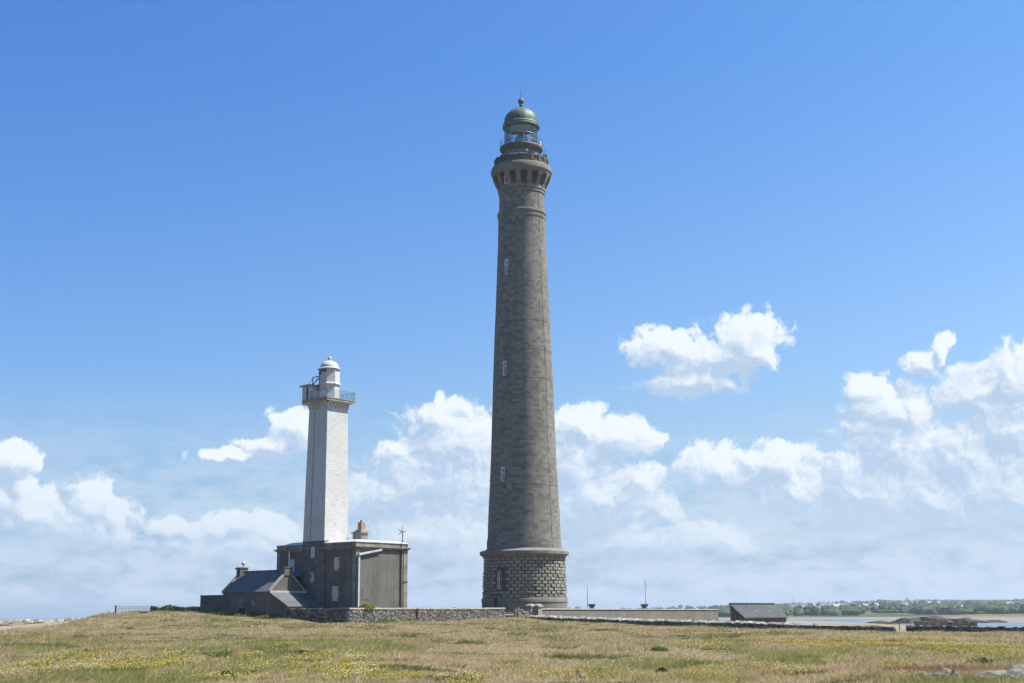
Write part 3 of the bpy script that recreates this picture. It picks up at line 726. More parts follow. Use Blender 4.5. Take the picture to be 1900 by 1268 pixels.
# chimney on the roof
cx_, cy_ = -4.1, 4.6; q0 = zp - .1
mb = MB(); mb.box(cx_ - .95, cx_ + .6, cy_ - .55, cy_ + .6, q0, oz(990, cx_, cy_)); zz = oz(990, cx_, cy_)
mb.box(cx_ - 1.1, cx_ + .75, cy_ - .7, cy_ + .75, zz + .002, zz + .12); mb.frustum((cx_ - .95, cx_ + .6, cy_ - .55, cy_ + .6), zz + .122, (cx_ - .35, cx_ + .42, cy_ - .36, cy_ + .42), zz + .48)
ch = part(house, mb, 'chimney', G['house_stone'], smooth=False)
mb = MB(); z2 = oz(969.5, cx_, cy_); n = 9
mb.box(cx_ - .30, cx_ + .20, cy_ - .31, cy_ + .37, zz + .482, z2, 1)
for k in range(n):
    e_ = random.uniform(-.012, .012); mb.box(cx_ + .202, cx_ + .34 + e_, cy_ - .30, cy_ + .36, zz + .482 + (z2 - zz - .482) * k / n, zz + .482 + (z2 - zz - .482) * (k + 1) / n - .012, 0, random.random())
s = part(house, mb, 'chimney_stack', [G['brick'], G['house_stone']], smooth=False); s.parent = ch
mb = MB(); mb.lathe([(.16, z2), (.13, z2 + .25), (.0, z2 + .3)], 10, cx=cx_, cy=cy_); s = part(house, mb, 'chimney_pot', G['rust_dark']); s.parent = ch

# small wind turbine standing on the roof corner
tx_, ty_ = -.35, ly_at(746.6, -.35, 15)
wt = thing('wind_turbine', 'small white wind turbine on a thin mast at the roof corner', 'wind turbine', (tx_, ty_, zp - .02), True)
zh = oz(987, tx_, ty_); mb = MB(); mb.tube((tx_, ty_, zp - .02), (tx_, ty_, zh), .045, 6); mb.lathe([(.16, zp - .02), (.14, zp + .08), (.05, zp + .12)], 10, cx=tx_, cy=ty_); part(wt, mb, 'mast', G['iron'])
mb = MB(); d0 = Vector((-math.sin(-RZ), -math.cos(RZ), 0)); hub = Vector((tx_, ty_, zh)); d0 = Vector((.35, -.94, 0))
mb.tube(hub - d0 * .35, hub + d0 * .3, .12, 8, r2=.09); part(wt, mb, 'nacelle', G['white_metal'])
side = Vector((d0.y, -d0.x, 0)) * -1
for k in range(5):
    w = rad(78 + 72 * k); dr = side * math.cos(w) + Vector((0, 0, math.sin(w))); nr = -side * math.sin(w) + Vector((0, 0, math.cos(w)))
    mb = MB(); c0 = hub + d0 * .26
    vs = [c0 + dr * s_ + nr * b * .5 + d0 * q for s_, b in ((.05, .07), (.25, .10), (.66, .035)) for q in (-.012, .012) for b in (-b, b)]
    mb.add(vs, [(0, 1, 5, 4), (4, 5, 9, 8), (2, 6, 7, 3), (6, 10, 11, 7), (0, 4, 6, 2), (4, 8, 10, 6), (1, 3, 7, 5), (5, 7, 11, 9), (8, 9, 11, 10), (0, 2, 3, 1)])
    part(wt, mb, 'blade', G['bluegrey'], smooth=False)

# ================================================================== cottage with slate roof and lean-to
O2 = O2_WALLS
KX0, KX1, KY0, KY1 = -17.8, -8.7, -6.13, -.85; KM = (KY0 + KY1) / 2
zE = oz(1097.5, KX1, KY0); zG = oz(1060.5, KX1, KM)
cot = thing('slate_cottage', 'low grey cottage with slate roof, two chimneys and a lean-to beside the house', 'cottage', (-13, -3.5, 5.4), True)
mb = MB(); mb.prism([(KY0, 5.3), (KY1, 5.3), (KY1, zE), (KM, zG), (KY0, zE)], KX0, KX1, 'x'); part(cot, mb, 'walls', G['harl'], smooth=False)
mb = MB(); th = .12; nx = (zG - zE) / (KM - KY0)
for s_ in (0, 1):
    ya, yb = (KY0 - .14, KM) if s_ == 0 else (KY1 + .14, KM); za_ = zE - .14 * nx
    mb.prism([(ya, za_ + .01), (yb, zG + .01), (yb, zG + .01 + th), (ya, za_ + .01 + th)], KX0 + .34, KX1 - .34, 'x')
roof = part(cot, mb, 'roof', G['slate'], smooth=False)
mb = MB(); mb.tube((KX0 + .35, KM, zG + .14), (KX1 - .35, KM, zG + .14), .11, 8)
r_ = part(cot, mb, 'ridge', G['rust_dark']); r_.parent = roof
for x0 in (KX0 - .06, KX1 - .28):
    mb = MB()
    for ya in (KY0 - .18, KY1 + .18):
        za_ = zE - .18 * nx
        mb.prism([(ya, za_ + .02), (KM, zG + .02), (KM, zG + .32), (ya, za_ + .32)], x0, x0 + .34, 'x')
    part(cot, mb, 'gable_coping', G['coping'], smooth=False)
for x0, lb, zt_ in ((KX0 - .08, 'chimney with a cowl at the far gable', oz(1053.5, KX0, KM)), (KX1 - .62, 'plain chimney on the gable above the lean-to', oz(1052, KX1, KM))):
    mb = MB(); mb.box(x0, x0 + .72, KM - .62, KM + .62, zG - .5, zt_ - .12); mb.box(x0 - .07, x0 + .79, KM - .69, KM + .69, zt_ - .118, zt_)
    c_ = part(cot, mb, 'chimney', G['harl'], lb, smooth=False)
    if x0 < -15:
        mb = MB(); mb.tube((x0 + .4, KM + .1, zt_), (x0 + .4, KM + .1, zt_ + .3), .07, 6)
        mb.lathe([(.06, zt_ + .26)] + [(.25 * math.sin(rad(q)), zt_ + .52 - .25 * math.cos(rad(q))) for q in range(20, 181, 20)], 14, cx=x0 + .4, cy=KM + .1)
        q_ = part(cot, mb, 'cowl', G['white_metal']); q_.parent = c_
        mb = MB(); mb.tube((x0 + .1, KM - .55, zt_), (x0 + .1, KM - .55, zt_ + .42), .02, 4); mb.lathe([(.0, zt_ - .28), (.14, zt_ - .16), (.17, zt_ - .05), (.0, zt_ + .0)], 10, cx=x0 - .3, cy=KM - .5); mb.tube((x0 - .3, KM - .5, zt_ - .15), (x0 + .02, KM - .5, zt_ - .25), .03, 4)
        q_ = part(cot, mb, 'outdoor_lamp', G['white_metal']); q_.parent = c_
# lean-to on the sunny gable
LX1 = -5.55; zL0 = oz(1098.5, KX1, KY0) - .1; zL1 = oz(1123.5, LX1, KY0)
lt = lambda x: zL0 + (zL1 - zL0) * (x - KX1) / (LX1 - KX1)
mb = MB(); mb.prism([(KX1 + .003, 5.2), (LX1, 5.2), (LX1, zL1 - .1), (KX1 + .003, zL0 - .1)], KY0, KY1 + .4, 'y'); part(cot, mb, 'lean_to_walls', G['harl_dark'], smooth=False)
mb = MB(); mb.prism([(KX1 + .004, lt(KX1) - .08), (LX1 + .25, lt(LX1 + .25) - .08), (LX1 + .25, lt(LX1 + .25) + .05), (KX1 + .004, lt(KX1) + .05)], KY0 - .12, KY1 + .5, 'y')
lr = part(cot, mb, 'lean_to_roof', G['slate'], smooth=False)
mb = MB(); mb.box(KX1 + .003, KX1 + .16, KY0 - .13, KY1 + .3, lt(KX1) + .0, lt(KX1) + .24); q_ = part(cot, mb, 'flashing', G['white_metal'], smooth=False); q_.parent = lr
# hatch and whitewash marks on the long wall
x = lx_at(449, KY0, 7); mb = MB(); mb.box(x - .62, x + .62, KY0 - .1, KY0 + .02, oz(1128, x, KY0), oz(1126.5, x, KY0)); mb.box(x - .55, x + .5, KY0 - .03, KY0 + .02, oz(1138, x, KY0), oz(1128.2, x, KY0), 1)
mb.box(x + .42, x + .62, KY0 - .06, KY0 + .02, oz(1127.9, x, KY0), oz(1123.5, x, KY0), 2)
part(cot, mb, 'hatch', [G['house_stone'], G['dark'], G['wood']], 'dark low hatch under a stone lintel', smooth=False)
PLM = stone('pale_plaster', (.17, .172, .17), (.23, .232, .228), 1, 6)
for px, w_ in ((447.5, .5), (468.5, .45)):
    mb = MB()
    x = lx_at(px, KY0, 7.5); z_ = oz(1118.5, x, KY0)
    for k in range(7):
        xx = x + random.uniform(-w_, w_) * .7; zz = z_ + random.uniform(-.35, .35); a_ = random.uniform(.12, .3); b_ = random.uniform(.1, .25); n = 9
        mb.prism([(xx + a_ * math.cos(2 * math.pi * q / n) * random.uniform(.7, 1.2), zz + b_ * math.sin(2 * math.pi * q / n) * random.uniform(.7, 1.2)) for q in range(n)], KY0 - .004 - .002 * k, KY0 + .01, 'y')
    part(cot, mb, 'plaster_patch', PLM, smooth=False)

# ================================================================== walls
def stone_wall(root, x0, y0, x1, y1, th, zb, zt, mat_, sl=.42, sh=.24, core=None, name='stonework', rag=.0, tj=.035):
    """coursed irregular stones, each a block of its own inside one mesh; (x,y) in the local frame; zb, zt functions of 0..1"""
    L = math.hypot(x1 - x0, y1 - y0); dx, dy = (x1 - x0) / L, (y1 - y0) / L; nx_, ny_ = dy, -dx
    mb = MB()
    nseg = max(2, int(L / 2.))
    for k in range(nseg):
        a0, a1 = k / nseg, (k + 1) / nseg; i_ = .07
        vs = []
        for a in (a0, a1):
            for s_ in (-1, 1):
                for z in (zb(a) - .6, zt(a) - .12): vs.append((x0 + dx * L * a + nx_ * s_ * (th / 2 - i_), y0 + dy * L * a + ny_ * s_ * (th / 2 - i_), z))
        mb.add(vs, [(0, 1, 3, 2), (4, 6, 7, 5), (0, 4, 5, 1), (2, 3, 7, 6), (1, 5, 7, 3)], 1, .5)
    hmax = max(zt(0) - zb(0), zt(1) - zb(1), zt(.5) - zb(.5)) + .5
    nr = int(hmax / sh) + 1
    for r in range(nr):
        a = random.uniform(0, sl)
        while a < L:
            l = sl * random.uniform(.55, 1.6); f = min(1, (a + l / 2) / L); a_ = a; a += l
            top = zt(f) - r * sh * random.uniform(.96, 1.04); bot = top - sh * random.uniform(.85, 1.05)
            if r == 0: top += random.uniform(-rag, rag)
            if top < zb(f) - .2 or random.random() < .02: continue
            e = min(a_ + l - .02, L); e0 = max(a_, 0)
            if e - e0 < .1: continue
            pz = random.uniform(-tj, tj); w2 = th / 2 + pz
            vs = []
            for z in (bot + .015, top - .01):
                for aa, s_ in ((e0, -1), (e, -1), (e, 1), (e0, 1)):
                    j = lambda k_=.03: random.uniform(-k_, k_)
                    vs.append((x0 + dx * aa + nx_ * s_ * w2 + j(), y0 + dy * aa + ny_ * s_ * w2 + j(), z + j(.025)))
            mb.add(vs, [(3, 2, 1, 0), (4, 5, 6, 7), (0, 1, 5, 4), (1, 2, 6, 5), (2, 3, 7, 6), (3, 0, 4, 7)], 0, random.random())
    return part(root, mb, name, [mat_, core or G['core']], smooth=False)
def coping(root, x0, y0, x1, y1, th, zt, h=.16, sl=.8, mat_=None, jit=.02, ins=.06):
    L = math.hypot(x1 - x0, y1 - y0); dx, dy = (x1 - x0) / L, (y1 - y0) / L; nx_, ny_ = dy, -dx; mb = MB(); a = 0
    while a < L - .05:
        l = min(sl * random.uniform(.7, 1.3), L - a); z = zt((a + l / 2) / L) + random.uniform(-jit, jit); w2 = th / 2 + .05
        vs = []
        for zz, w_ in ((z, w2), (z + h, w2 - ins)):
            for aa, s_ in ((a, -1), (a + l - .012, -1), (a + l - .012, 1), (a, 1)): vs.append((x0 + dx * aa + nx_ * s_ * w_, y0 + dy * aa + ny_ * s_ * w_, zz + random.uniform(-jit, jit)))
        mb.add(vs, [(3, 2, 1, 0), (4, 5, 6, 7), (0, 1, 5, 4), (1, 2, 6, 5), (2, 3, 7, 6), (3, 0, 4, 7)], 0, random.random()); a += l
    return part(root, mb, 'coping', mat_ or G['coping'], smooth=False)
WX = 5.2; YF = -6.1
zw = oz(1128.5, WX, YF); yg = ly_at(937.5, WX, 6.9)
yw = thing('courtyard_wall', 'rubble stone courtyard wall in front of the grey house, its right half sunlit', 'wall', (WX, YF, 5.0), True)
stone_wall(yw, WX - .28, YF + .001, WX - .28, yg, .56, lambda a: 4.9 + .7 * a, lambda a: zw - .16 + .02 * a, G['rubble'], .26, .15, core=stone('rubble_mortar', (.22, .208, .18), (.29, .272, .235)))
coping(yw, WX - .28, YF - .02, WX - .28, yg, .58, lambda a: zw - .14 + .02 * a)
stone_wall(yw, LX1 + .03, YF + .28, WX - .58, YF + .28, .56, lambda a: 5.5 - .6 * a, lambda a: zw - .16, G['drystone'], .4, .23)
coping(yw, LX1 + .03, YF + .28, WX - .60, YF + .28, .58, lambda a: zw - .14, mat_=G['house_stone'])
mb = MB(); y = ly_at(773.5, WX, 6); mb.tube((WX + .06, y, 5.2), (WX + .06, y, zw), .07, 6); part(yw, mb, 'drainpipe', G['iron'])

xl = lx_at(372, YF, 8); zlw = oz(1106, xl + 2, YF)
ew = thing('rendered_wall', 'plain dark rendered wall joining the left end of the slate cottage', 'wall', (xl + 2, YF, 6.2), True)
mb = MB(); mb.box(xl, KX0 - .01, YF - .03, YF + .42, 5.6, zlw); part(ew, mb, 'wall_face', G['harl_dark'], smooth=False)
mb = MB(); mb.box(xl - .05, KX0 - .012, YF - .09, YF + .47, zlw + .002, zlw + .10); part(ew, mb, 'coping', G['house_stone'], smooth=False)

# gate in the courtyard wall, wall stub and gate pillars
yg2 = ly_at(957.5, WX, 6.3)
gt = thing('wooden_gate', 'low grey wooden slat gate between courtyard wall and broken wall stub', 'gate', (WX, (yg + yg2) / 2, 5.4), True)
mb = MB(); n = 13
for k in range(n):
    y = yg + .1 + (yg2 - yg - .2) * k / (n - 1); mb.box(WX - .32, WX - .28, y - .035, y + .035, 5.45, oz(1136, WX, y) + random.uniform(-.05, .05))
part(gt, mb, 'pales', G['wood'], smooth=False)
mb = MB(); zr_ = oz(1141, WX, yg); mb.box(WX - .279, WX - .2, yg + .03, yg2 - .03, zr_ - .08, zr_ + .08); part(gt, mb, 'rail', G['coping'], smooth=False)
ye = ly_at(984, WX, 6.2)
st = thing('wall_stub', 'broken stub of rubble wall with yellow lichen right of the wooden gate', 'wall', (WX, (yg2 + ye) / 2, 5.2), True)
zs0, zs1 = oz(1128, WX, yg2), oz(1139, WX, ye)
stone_wall(st, WX - .28, yg2 + .01, WX - .28, ye, .56, lambda a: 5.3, lambda a: zs0 + (zs1 - zs0) * a ** 2.0, G['rubble'], .4, .24, rag=.12, core=G['coping'])
mb = MB(); mb.tube((WX + .25, yg2 + .1, 5.2), (WX + .25, yg2 + .1, zs0 - .5), .12, 8); part(st, mb, 'gatepost', G['wood'])
for px, lb in ((984.6, 'stone gate pillar with rounded cap, free on both sides, at the tower base'), (998, 'stone gate pillar with rounded cap where the long cement wall begins')):
    Y = 190.; p_ = at(px, 1135, Y); z1 = zat(1121, p_.x, Y); w_ = .42
    g = thing('gate_pillar', lb, 'pillar', (0, 0, 5.3)); g.location = (p_.x, Y, 5.3); g.rotation_euler.z = RZ; OFF[g.name] = (0, 0, 5.3); g['group'] = 'stone gate pillars at the tower'
    mb = MB(); mb.box(-w_, w_, -w_, w_, 5.2, z1 - .42); part(g, mb, 'shaft', G['coping'], smooth=False)
    mb = MB(); mb.box(-w_ - .12, w_ + .12, -w_ - .12, w_ + .12, z1 - .418, z1 - .2); mb.frustum((-w_ - .12, w_ + .12, -w_ - .12, w_ + .12), z1 - .198, (-.18, .18, -.18, .18), z1 + .02); part(g, mb, 'cap', G['coping'], smooth=False)

c0 = at(1001, 1135, 190.); clx, cly = Lc(c0.x, c0.y); cy1 = ly_at(1332.5, clx, 6.6)
cw = thing('cement_wall', 'long pale cement boundary wall with lit coping running right from the tower', 'wall', (clx, (cly + cy1) / 2, 5.0), True)
zc0_, zc1_ = oz(1130.5, clx, cly), oz(1131.5, clx, cy1)
mb = MB(); nn_ = 12
for k in range(nn_):
    a0, a1 = cly + (cy1 - cly) * k / nn_, cly + (cy1 - cly) * (k + 1) / nn_
    mb.box(clx - .5, clx + random.uniform(-.005, .005), a0, a1, 3.2, zc0_ + (zc1_ - zc0_) * k / nn_ - .05)
part(cw, mb, 'wall_face', G['cement'], smooth=False)
coping(cw, clx - .25, cly - .03, clx - .25, cy1 + .03, .62, lambda a: zc0_ + (zc1_ - zc0_) * a - .046, h=.14, sl=2.4, jit=.006)
for px, lb in ((1098, 'brown flared vent stack behind the cement wall, nearer the tower'), (1195.5, 'brown flared vent stack behind the cement wall, farther from the tower')):
    Y = 216.; p_ = at(px, 1125, Y); g = thing('vent_stack', lb, 'vent', (0, 0, 4.5), group='vent stacks behind the cement wall'); g.location = (p_.x, Y, 4.5); OFF[g.name] = (0, 0, 4.5)
    z1 = zat(1121.3, p_.x, Y); mb = MB(); mb.box(-.3, .3, -.3, .3, 4.3, z1 - .5); part(g, mb, 'shaft', G['brick'], smooth=False)
    mb = MB(); mb.frustum((-.32, .32, -.32, .32), z1 - .498, (-.52, .52, -.52, .52), z1 - .2); mb.box(-.56, .56, -.56, .56, z1 - .198, z1); part(g, mb, 'cap', G['rust_dark'], smooth=False)
for px, y1_, lb in ((1090.3, 1088, 'shorter thin grey pole behind the cement wall'), (1198, 1075, 'taller thin grey pole behind the cement wall')):
    Y = 212.; p_ = at(px, 1125, Y); z1 = zat(y1_, p_.x, Y); mb = MB(); mb.tube((0, 0, 4.3), (0, 0, z1), .06, 8, r2=.035); mb.lathe([(.16, 4.3), (.14, 4.6), (.06, 4.65)], 10)
    o = mb.build('pole', G['bluegrey'], (0, 0, 4.3)); o.location = (p_.x, Y, 4.3); tag(o, lb, 'pole', 'thin poles behind the cement wall')

# long dry stone wall to the right, stepping down in three lengths
p0 = Lc(*at(975, 1145, 180.)[:2]); wy = p0[1]
def wt_at(px, py): x_ = lx_at(px, wy, 5); return x_, oz(py, x_, wy)
tops = [wt_at(q, y) for q, y in ((974, 1142.5), (1000, 1143), (1100, 1147), (1200, 1149.5), (1300, 1152.5), (1400, 1155), (1500, 1158), (1600, 1160), (1700, 1162), (1800, 1161.5), (1925, 1162.5))]
txs = [q[0] for q in tops]; tzs = [q[1] for q in tops]
lw = thing('dry_stone_wall', 'long low dark dry stone wall with capstones coloured pale as if sunlit crossing the right of the field', 'wall', (txs[4], wy, 4.6), True)
xr0, xr1 = txs[0], lx_at(1660, wy, 5)
ztf = lambda a, x0=xr0, x1=xr1: float(np.interp(x0 + (x1 - x0) * a, txs, tzs)) - .14
stone_wall(lw, xr0, wy, xr1, wy, .6, lambda a: ztf(a) - 1.0, ztf, G['drystone'], .46, .22, rag=.05)
coping(lw, xr0, wy, lx_at(1515, wy, 5), wy, .62, lambda a: float(np.interp(xr0 + (lx_at(1515, wy, 5) - xr0) * a, txs, tzs)) - .16, h=.22, sl=.42, jit=.06, ins=.25, mat_=G['capstone'])
xq0 = lx_at(1682, wy, 5)
lw2 = thing('dry_stone_wall', 'ragged end length of dry stone wall past the gap, orange lichen on top', 'wall', (xq0 + 6, wy, 4.3), True)
xq1 = lx_at(1935, wy, 5); ztf2 = lambda a: float(np.interp(xq0 + (xq1 - xq0) * a, txs, tzs)) - .06
stone_wall(lw2, xq0, wy, xq1, wy, .6, lambda a: ztf2(a) - .9, ztf2, G['drystone'], .46, .22, rag=.08)
coping(lw2, xq0, wy, lx_at(1752, wy, 5), wy, .62, lambda a: ztf2(a * .25), h=.12, sl=.6, jit=.04, mat_=G['rock_lichen'])
x = lx_at(1649, wy, 5); mb = MB(); mb.tube((0, 0, 4.1), (0, 0, 5.15), .05, 6); o = mb.build('gate_post', G['wood'], (0, 0, 4.1)); o.location = W(x + 1.2, wy, 4.1); tag(o, 'dark wooden post standing in the gap of the dry stone wall', 'post')

# slate shed behind the wall
e0 = at(1380, 1145, 178.); sx, sy = Lc(e0.x, e0.y); sy1 = ly_at(1461.5, sx, 5.6); ze = oz(1145.5, sx, sy); zr2 = oz(1121.5, sx - 2.4, sy)
xb = None
lo, hi = -8., 0.
for _ in range(40):
    m_ = (lo + hi) / 2; lo, hi = (m_, hi) if proj(W(sx + m_, sy, zr2))[0] < 1353.5 else (lo, m_)
wS = -lo; zr2 = oz(1121.5, sx - wS, sy)
shed = thing('slate_shed', 'low shed with a single pitched slate roof behind the dry stone wall', 'shed', (sx - wS / 2, (sy + sy1) / 2, 3.6), True)
mb = MB(); mb.prism([(sx - wS, 3.4), (sx - .15, 3.4), (sx - .15, ze - .1), (sx - wS, zr2 - .14)], sy + .1, sy1 - .1, 'y'); part(shed, mb, 'walls', stone('shed_boards', (.075, .068, .06), (.15, .135, .115), .8, 6, streak=.5), smooth=False)
sl_ = (zr2 - ze) / wS
mb = MB(); mb.prism([(sx + .1, ze - .1 * sl_ - .09), (sx + .1, ze - .1 * sl_ + .03), (sx - wS - .05, zr2 + .05 * sl_ + .03), (sx - wS - .05, zr2 + .05 * sl_ - .09)], sy, sy1, 'y')
rf = part(shed, mb, 'roof', G['slate_dark'], smooth=False)
mb = MB(); n = 24
for k in range(n):
    y = sy + (sy1 - sy) * (k + .5) / n; mb.box(sx - wS - .16, sx - wS + .12, y - .2, y + .16, zr2 - .02, zr2 + .13 + (.06 if k % 2 else 0))
q_ = part(shed, mb, 'ridge_tiles', G['slate_dark'], smooth=False); q_.parent = rf
for fy, fx, nm, m_ in ((.30, .78, 'roof_vent', 'iron'), (.62, .78, 'roof_vent', 'iron'), (.40, .42, 'skylight', 'bluegrey'), (.72, .42, 'skylight', 'bluegrey')):
    y = sy + (sy1 - sy) * fy; x = sx - wS * fx; z = ze + sl_ * wS * fx + .03; w_ = .09 if nm == 'roof_vent' else .22; d_ = .09 if nm == 'roof_vent' else .06
    mb = MB(); mb.prism([(x + d_, z - d_ * sl_ - .01), (x + d_, z - d_ * sl_ + .07), (x - d_, z + d_ * sl_ + .07), (x - d_, z + d_ * sl_ - .01)], y - w_, y + w_, 'y'); q_ = part(shed, mb, nm, G[m_], smooth=False); q_.parent = rf
y = sy + (sy1 - sy) * .45; mb = MB(); mb.box(sx - .16, sx - .11, y - .4, y + .4, 3.5, ze - .2); part(shed, mb, 'door', G['rust_dark'], smooth=False)

# low stone wall and paling fence on the left crest
xa, xb_ = lx_at(281, YF, 7), xl - .1
fw = thing('field_wall', 'low dark field wall running left from the cottage along the crest', 'wall', ((xa + xb_) / 2, YF, 6.5), True)
zf0, zf1 = oz(1126.5, xa, YF), oz(1126.5, xb_, YF)
stone_wall(fw, xa, YF, xb_, YF, .5, lambda a: 6.3, lambda a: zf0 + (zf1 - zf0) * a + .08 * math.sin(a * 23), G['drystone'], .5, .25, rag=.1)
xf0 = lx_at(214.5, YF, 7)
fe = thing('paling_fence', 'thin pale wooden paling fence on the grassy crest at the left', 'fence', ((xa + xf0) / 2, YF, 6.4), True)
mb = MB(); n = 40
for k in range(n):
    x = xf0 + .3 + (xa - xf0 - .4) * k / (n - 1) + random.uniform(-.05, .05); mb.box(x - .016, x + .016, YF - .02, YF + .02, 6.2, oz(1124.5, x, YF) + random.uniform(-.1, .08))
mb.tube((xf0, YF, oz(1126, xf0, YF)), (xa, YF, oz(1126, xa, YF)), .014, 4); mb.tube((xf0, YF, oz(1129.5, xf0, YF)), (xa, YF, oz(1129.5, xa, YF)), .014, 4)
part(fe, mb, 'pales', G['pale_wood'], smooth=False)
mb = MB(); mb.tube((xf0, YF, 6.1), (xf0, YF, oz(1123.5, xf0, YF)), .1, 6); part(fe, mb, 'post', G['iron'])
# ================================================================== terrain
def vnoise(x, y, s, seed=0):
    x = np.asarray(x) / s; y = np.asarray(y) / s
    xi = np.floor(x); yi = np.floor(y); fx = x - xi; fy = y - yi; fx = fx * fx * (3 - 2 * fx); fy = fy * fy * (3 - 2 * fy)
    def h(a, b):
        v = np.sin(a * 127.1 + b * 311.7 + seed * 74.7) * 43758.5453
        return v - np.floor(v)
    return (h(xi, yi) * (1 - fx) + h(xi + 1, yi) * fx) * (1 - fy) + (h(xi, yi + 1) * (1 - fx) + h(xi + 1, yi + 1) * fx) * fy
def fbm(x, y, s, seed=0, n=4):
    a = 0; k = 1; t = 0
    for i in range(n): a = a + k * vnoise(x, y, s / 2 ** i, seed + i); t += k; k *= .55
    return a / t
CP = []
def cp(px, py, Y): q = at(px, py, Y); CP.append((q.x, q.y, q.z))
for x in (-60, -30, 0, 30, 60): CP += [(x, -20, 4.2), (x * .8, 15, 3.9), (x, 44, 3.72)]
for px in (-150, 150, 480, 800, 1100, 1450, 1750, 2050): cp(px, 1193 if px > 200 else 1196, 90)
for px in (250, 500, 800, 1100, 1400): cp(px, 1172, 125)
cp(1700, 1180, 122); cp(1950, 1185, 118)
for px, py, Y in ((270, 1132.5, 168), (200, 1136.5, 164), (155, 1147, 156), (330, 1134, 166), (100, 1163, 150), (50, 1177, 143), (0, 1187, 138), (-60, 1190, 140), (150, 1150, 165), (110, 1161, 166), (60, 1172, 168), (0, 1178, 168), (-80, 1180, 165), (150, 1158, 186), (60, 1171, 190), (100, 1165, 156), (50, 1177, 156), (0, 1187, 156), (-50, 1186, 156), (50, 1175, 177), (0, 1177, 177), (100, 1165, 177), (75, 1170, 166), (25, 1180, 166), (0, 1171, 195), (-60, 1170, 200), (0, 1163, 250), (80, 1160, 250), (-100, 1162, 250), (230, 1150, 215)): cp(px, py, Y)
for x, y, z in ((5.5, -6.6, 5.02), (-5.6, -6.6, 5.62), (-13, -6.6, 6.0), (-18, -6.6, 6.45), (-24, -6.6, 6.75), (6, 5, 5.25), (5.8, 20, 5.62), (6, 25, 5.35), (-8, 3, 5.5), (-20, 3, 6.2), (-3, 12, 5.6), (-13, 46, 5.4), (0, 50, 5.2), (-10, 25, 5.5), (-30, 15, 6.2)):
    q = W(x, y, z); CP.append(tuple(q))
for x_, z_ in zip(txs[::2], tzs[::2]): q = W(x_, wy - .8, z_ - .62); CP.append(tuple(q)); q = W(x_, wy + 3, z_ - .9); CP.append(tuple(q))
for px, py, Y in ((1400, 1154, 300), (1470, 1153, 310), (1530, 1154, 320), (1560, 1156, 250), (1480, 1156, 240), (1630, 1166, 300), (1620, 1164, 255), (1720, 1168, 260), (1620, 1173, 335), (1700, 1176, 335), (1585, 1170, 335), (1650, 1178, 370)): cp(px, py, Y)
CP += [(30, 186, 3.9), (45, 190, 3.6), (70, 185, 3.0), (100, 200, 2.2), (30, 250, 3.8), (0, 270, 4.0), (110, 270, 1.0), (95, 300, .6)]
CPA = np.array(CP)
def terrain(x, y):
    x = np.asarray(x, float); y = np.asarray(y, float); sh = x.shape; x = x.ravel(); y = y.ravel()
    out = np.empty_like(x)
    for i in range(0, len(x), 20000):
        dx = x[i:i + 20000, None] - CPA[None, :, 0]; dy = y[i:i + 20000, None] - CPA[None, :, 1]
        w = 1 / (dx * dx + dy * dy + 8.) ** 2.0
        out[i:i + 20000] = (w * CPA[None, :, 2]).sum(1) / w.sum(1)
    out += (fbm(x, y, 7, 3) - .5) * .38 + (fbm(x, y, 2.2, 9, 2) - .5) * .14
    coast = 400 + 60 * (fbm(x, y * 0, 60, 5) - .5) + np.clip(-x - 60, 0, 80) * .3
    k = np.clip((y - 335) / np.maximum(coast - 335, 20), 0, 1.6) + np.clip((np.abs(x - 10) - 150) / 100, 0, 2)
    out = out - k ** 1.3 * 7.0
    return out.reshape(sh)
def grid(name, xs, ys, zf, mat_, attr=None):
    X, Y = np.meshgrid(xs, ys); Z = zf(X, Y); n, m_ = X.shape
    v = np.stack([X.ravel(), Y.ravel(), Z.ravel()], 1); idx = np.arange(n * m_).reshape(n, m_)
    f = np.stack([idx[:-1, :-1].ravel(), idx[:-1, 1:].ravel(), idx[1:, 1:].ravel(), idx[1:, :-1].ravel()], 1)
    me = bpy.data.meshes.new(name); me.vertices.add(len(v)); me.vertices.foreach_set('co', v.ravel())
    me.loops.add(f.size); me.loops.foreach_set('vertex_index', f.ravel().astype(np.int32)); me.polygons.add(len(f))
    me.polygons.foreach_set('loop_start', np.arange(0, f.size, 4, dtype=np.int32)); me.polygons.foreach_set('loop_total', np.full(len(f), 4, np.int32))
    me.update(calc_edges=True); me.polygons.foreach_set('use_smooth', [True] * len(f)); me.materials.append(mat_)
    if attr is not None:
        a = me.attributes.new('tint', 'FLOAT', 'POINT'); a.data.foreach_set('value', attr(X, Y, Z).ravel().astype(np.float32))
    o = bpy.data.objects.new(name, me); COL.objects.link(o); o['kind'] = 'structure'; return o
def sandy(X, Y, Z):
    s = np.clip((Y - 185) / 12, 0, 1) * np.clip((-X - 42) / 8, 0, 1)          # flat behind the left hill
    lx = (X - O2[0]) * ex[0] + (Y - O2[1]) * ex[1]; ly = (X - O2[0]) * ey[0] + (Y - O2[1]) * ey[1]
    s2 = np.clip((ly - wy - 1) / 4, 0, 1) * (X > 8) + np.clip((Y - 260) / 30, 0, 1)
    return np.clip(s + s2 * .8, 0, 1)
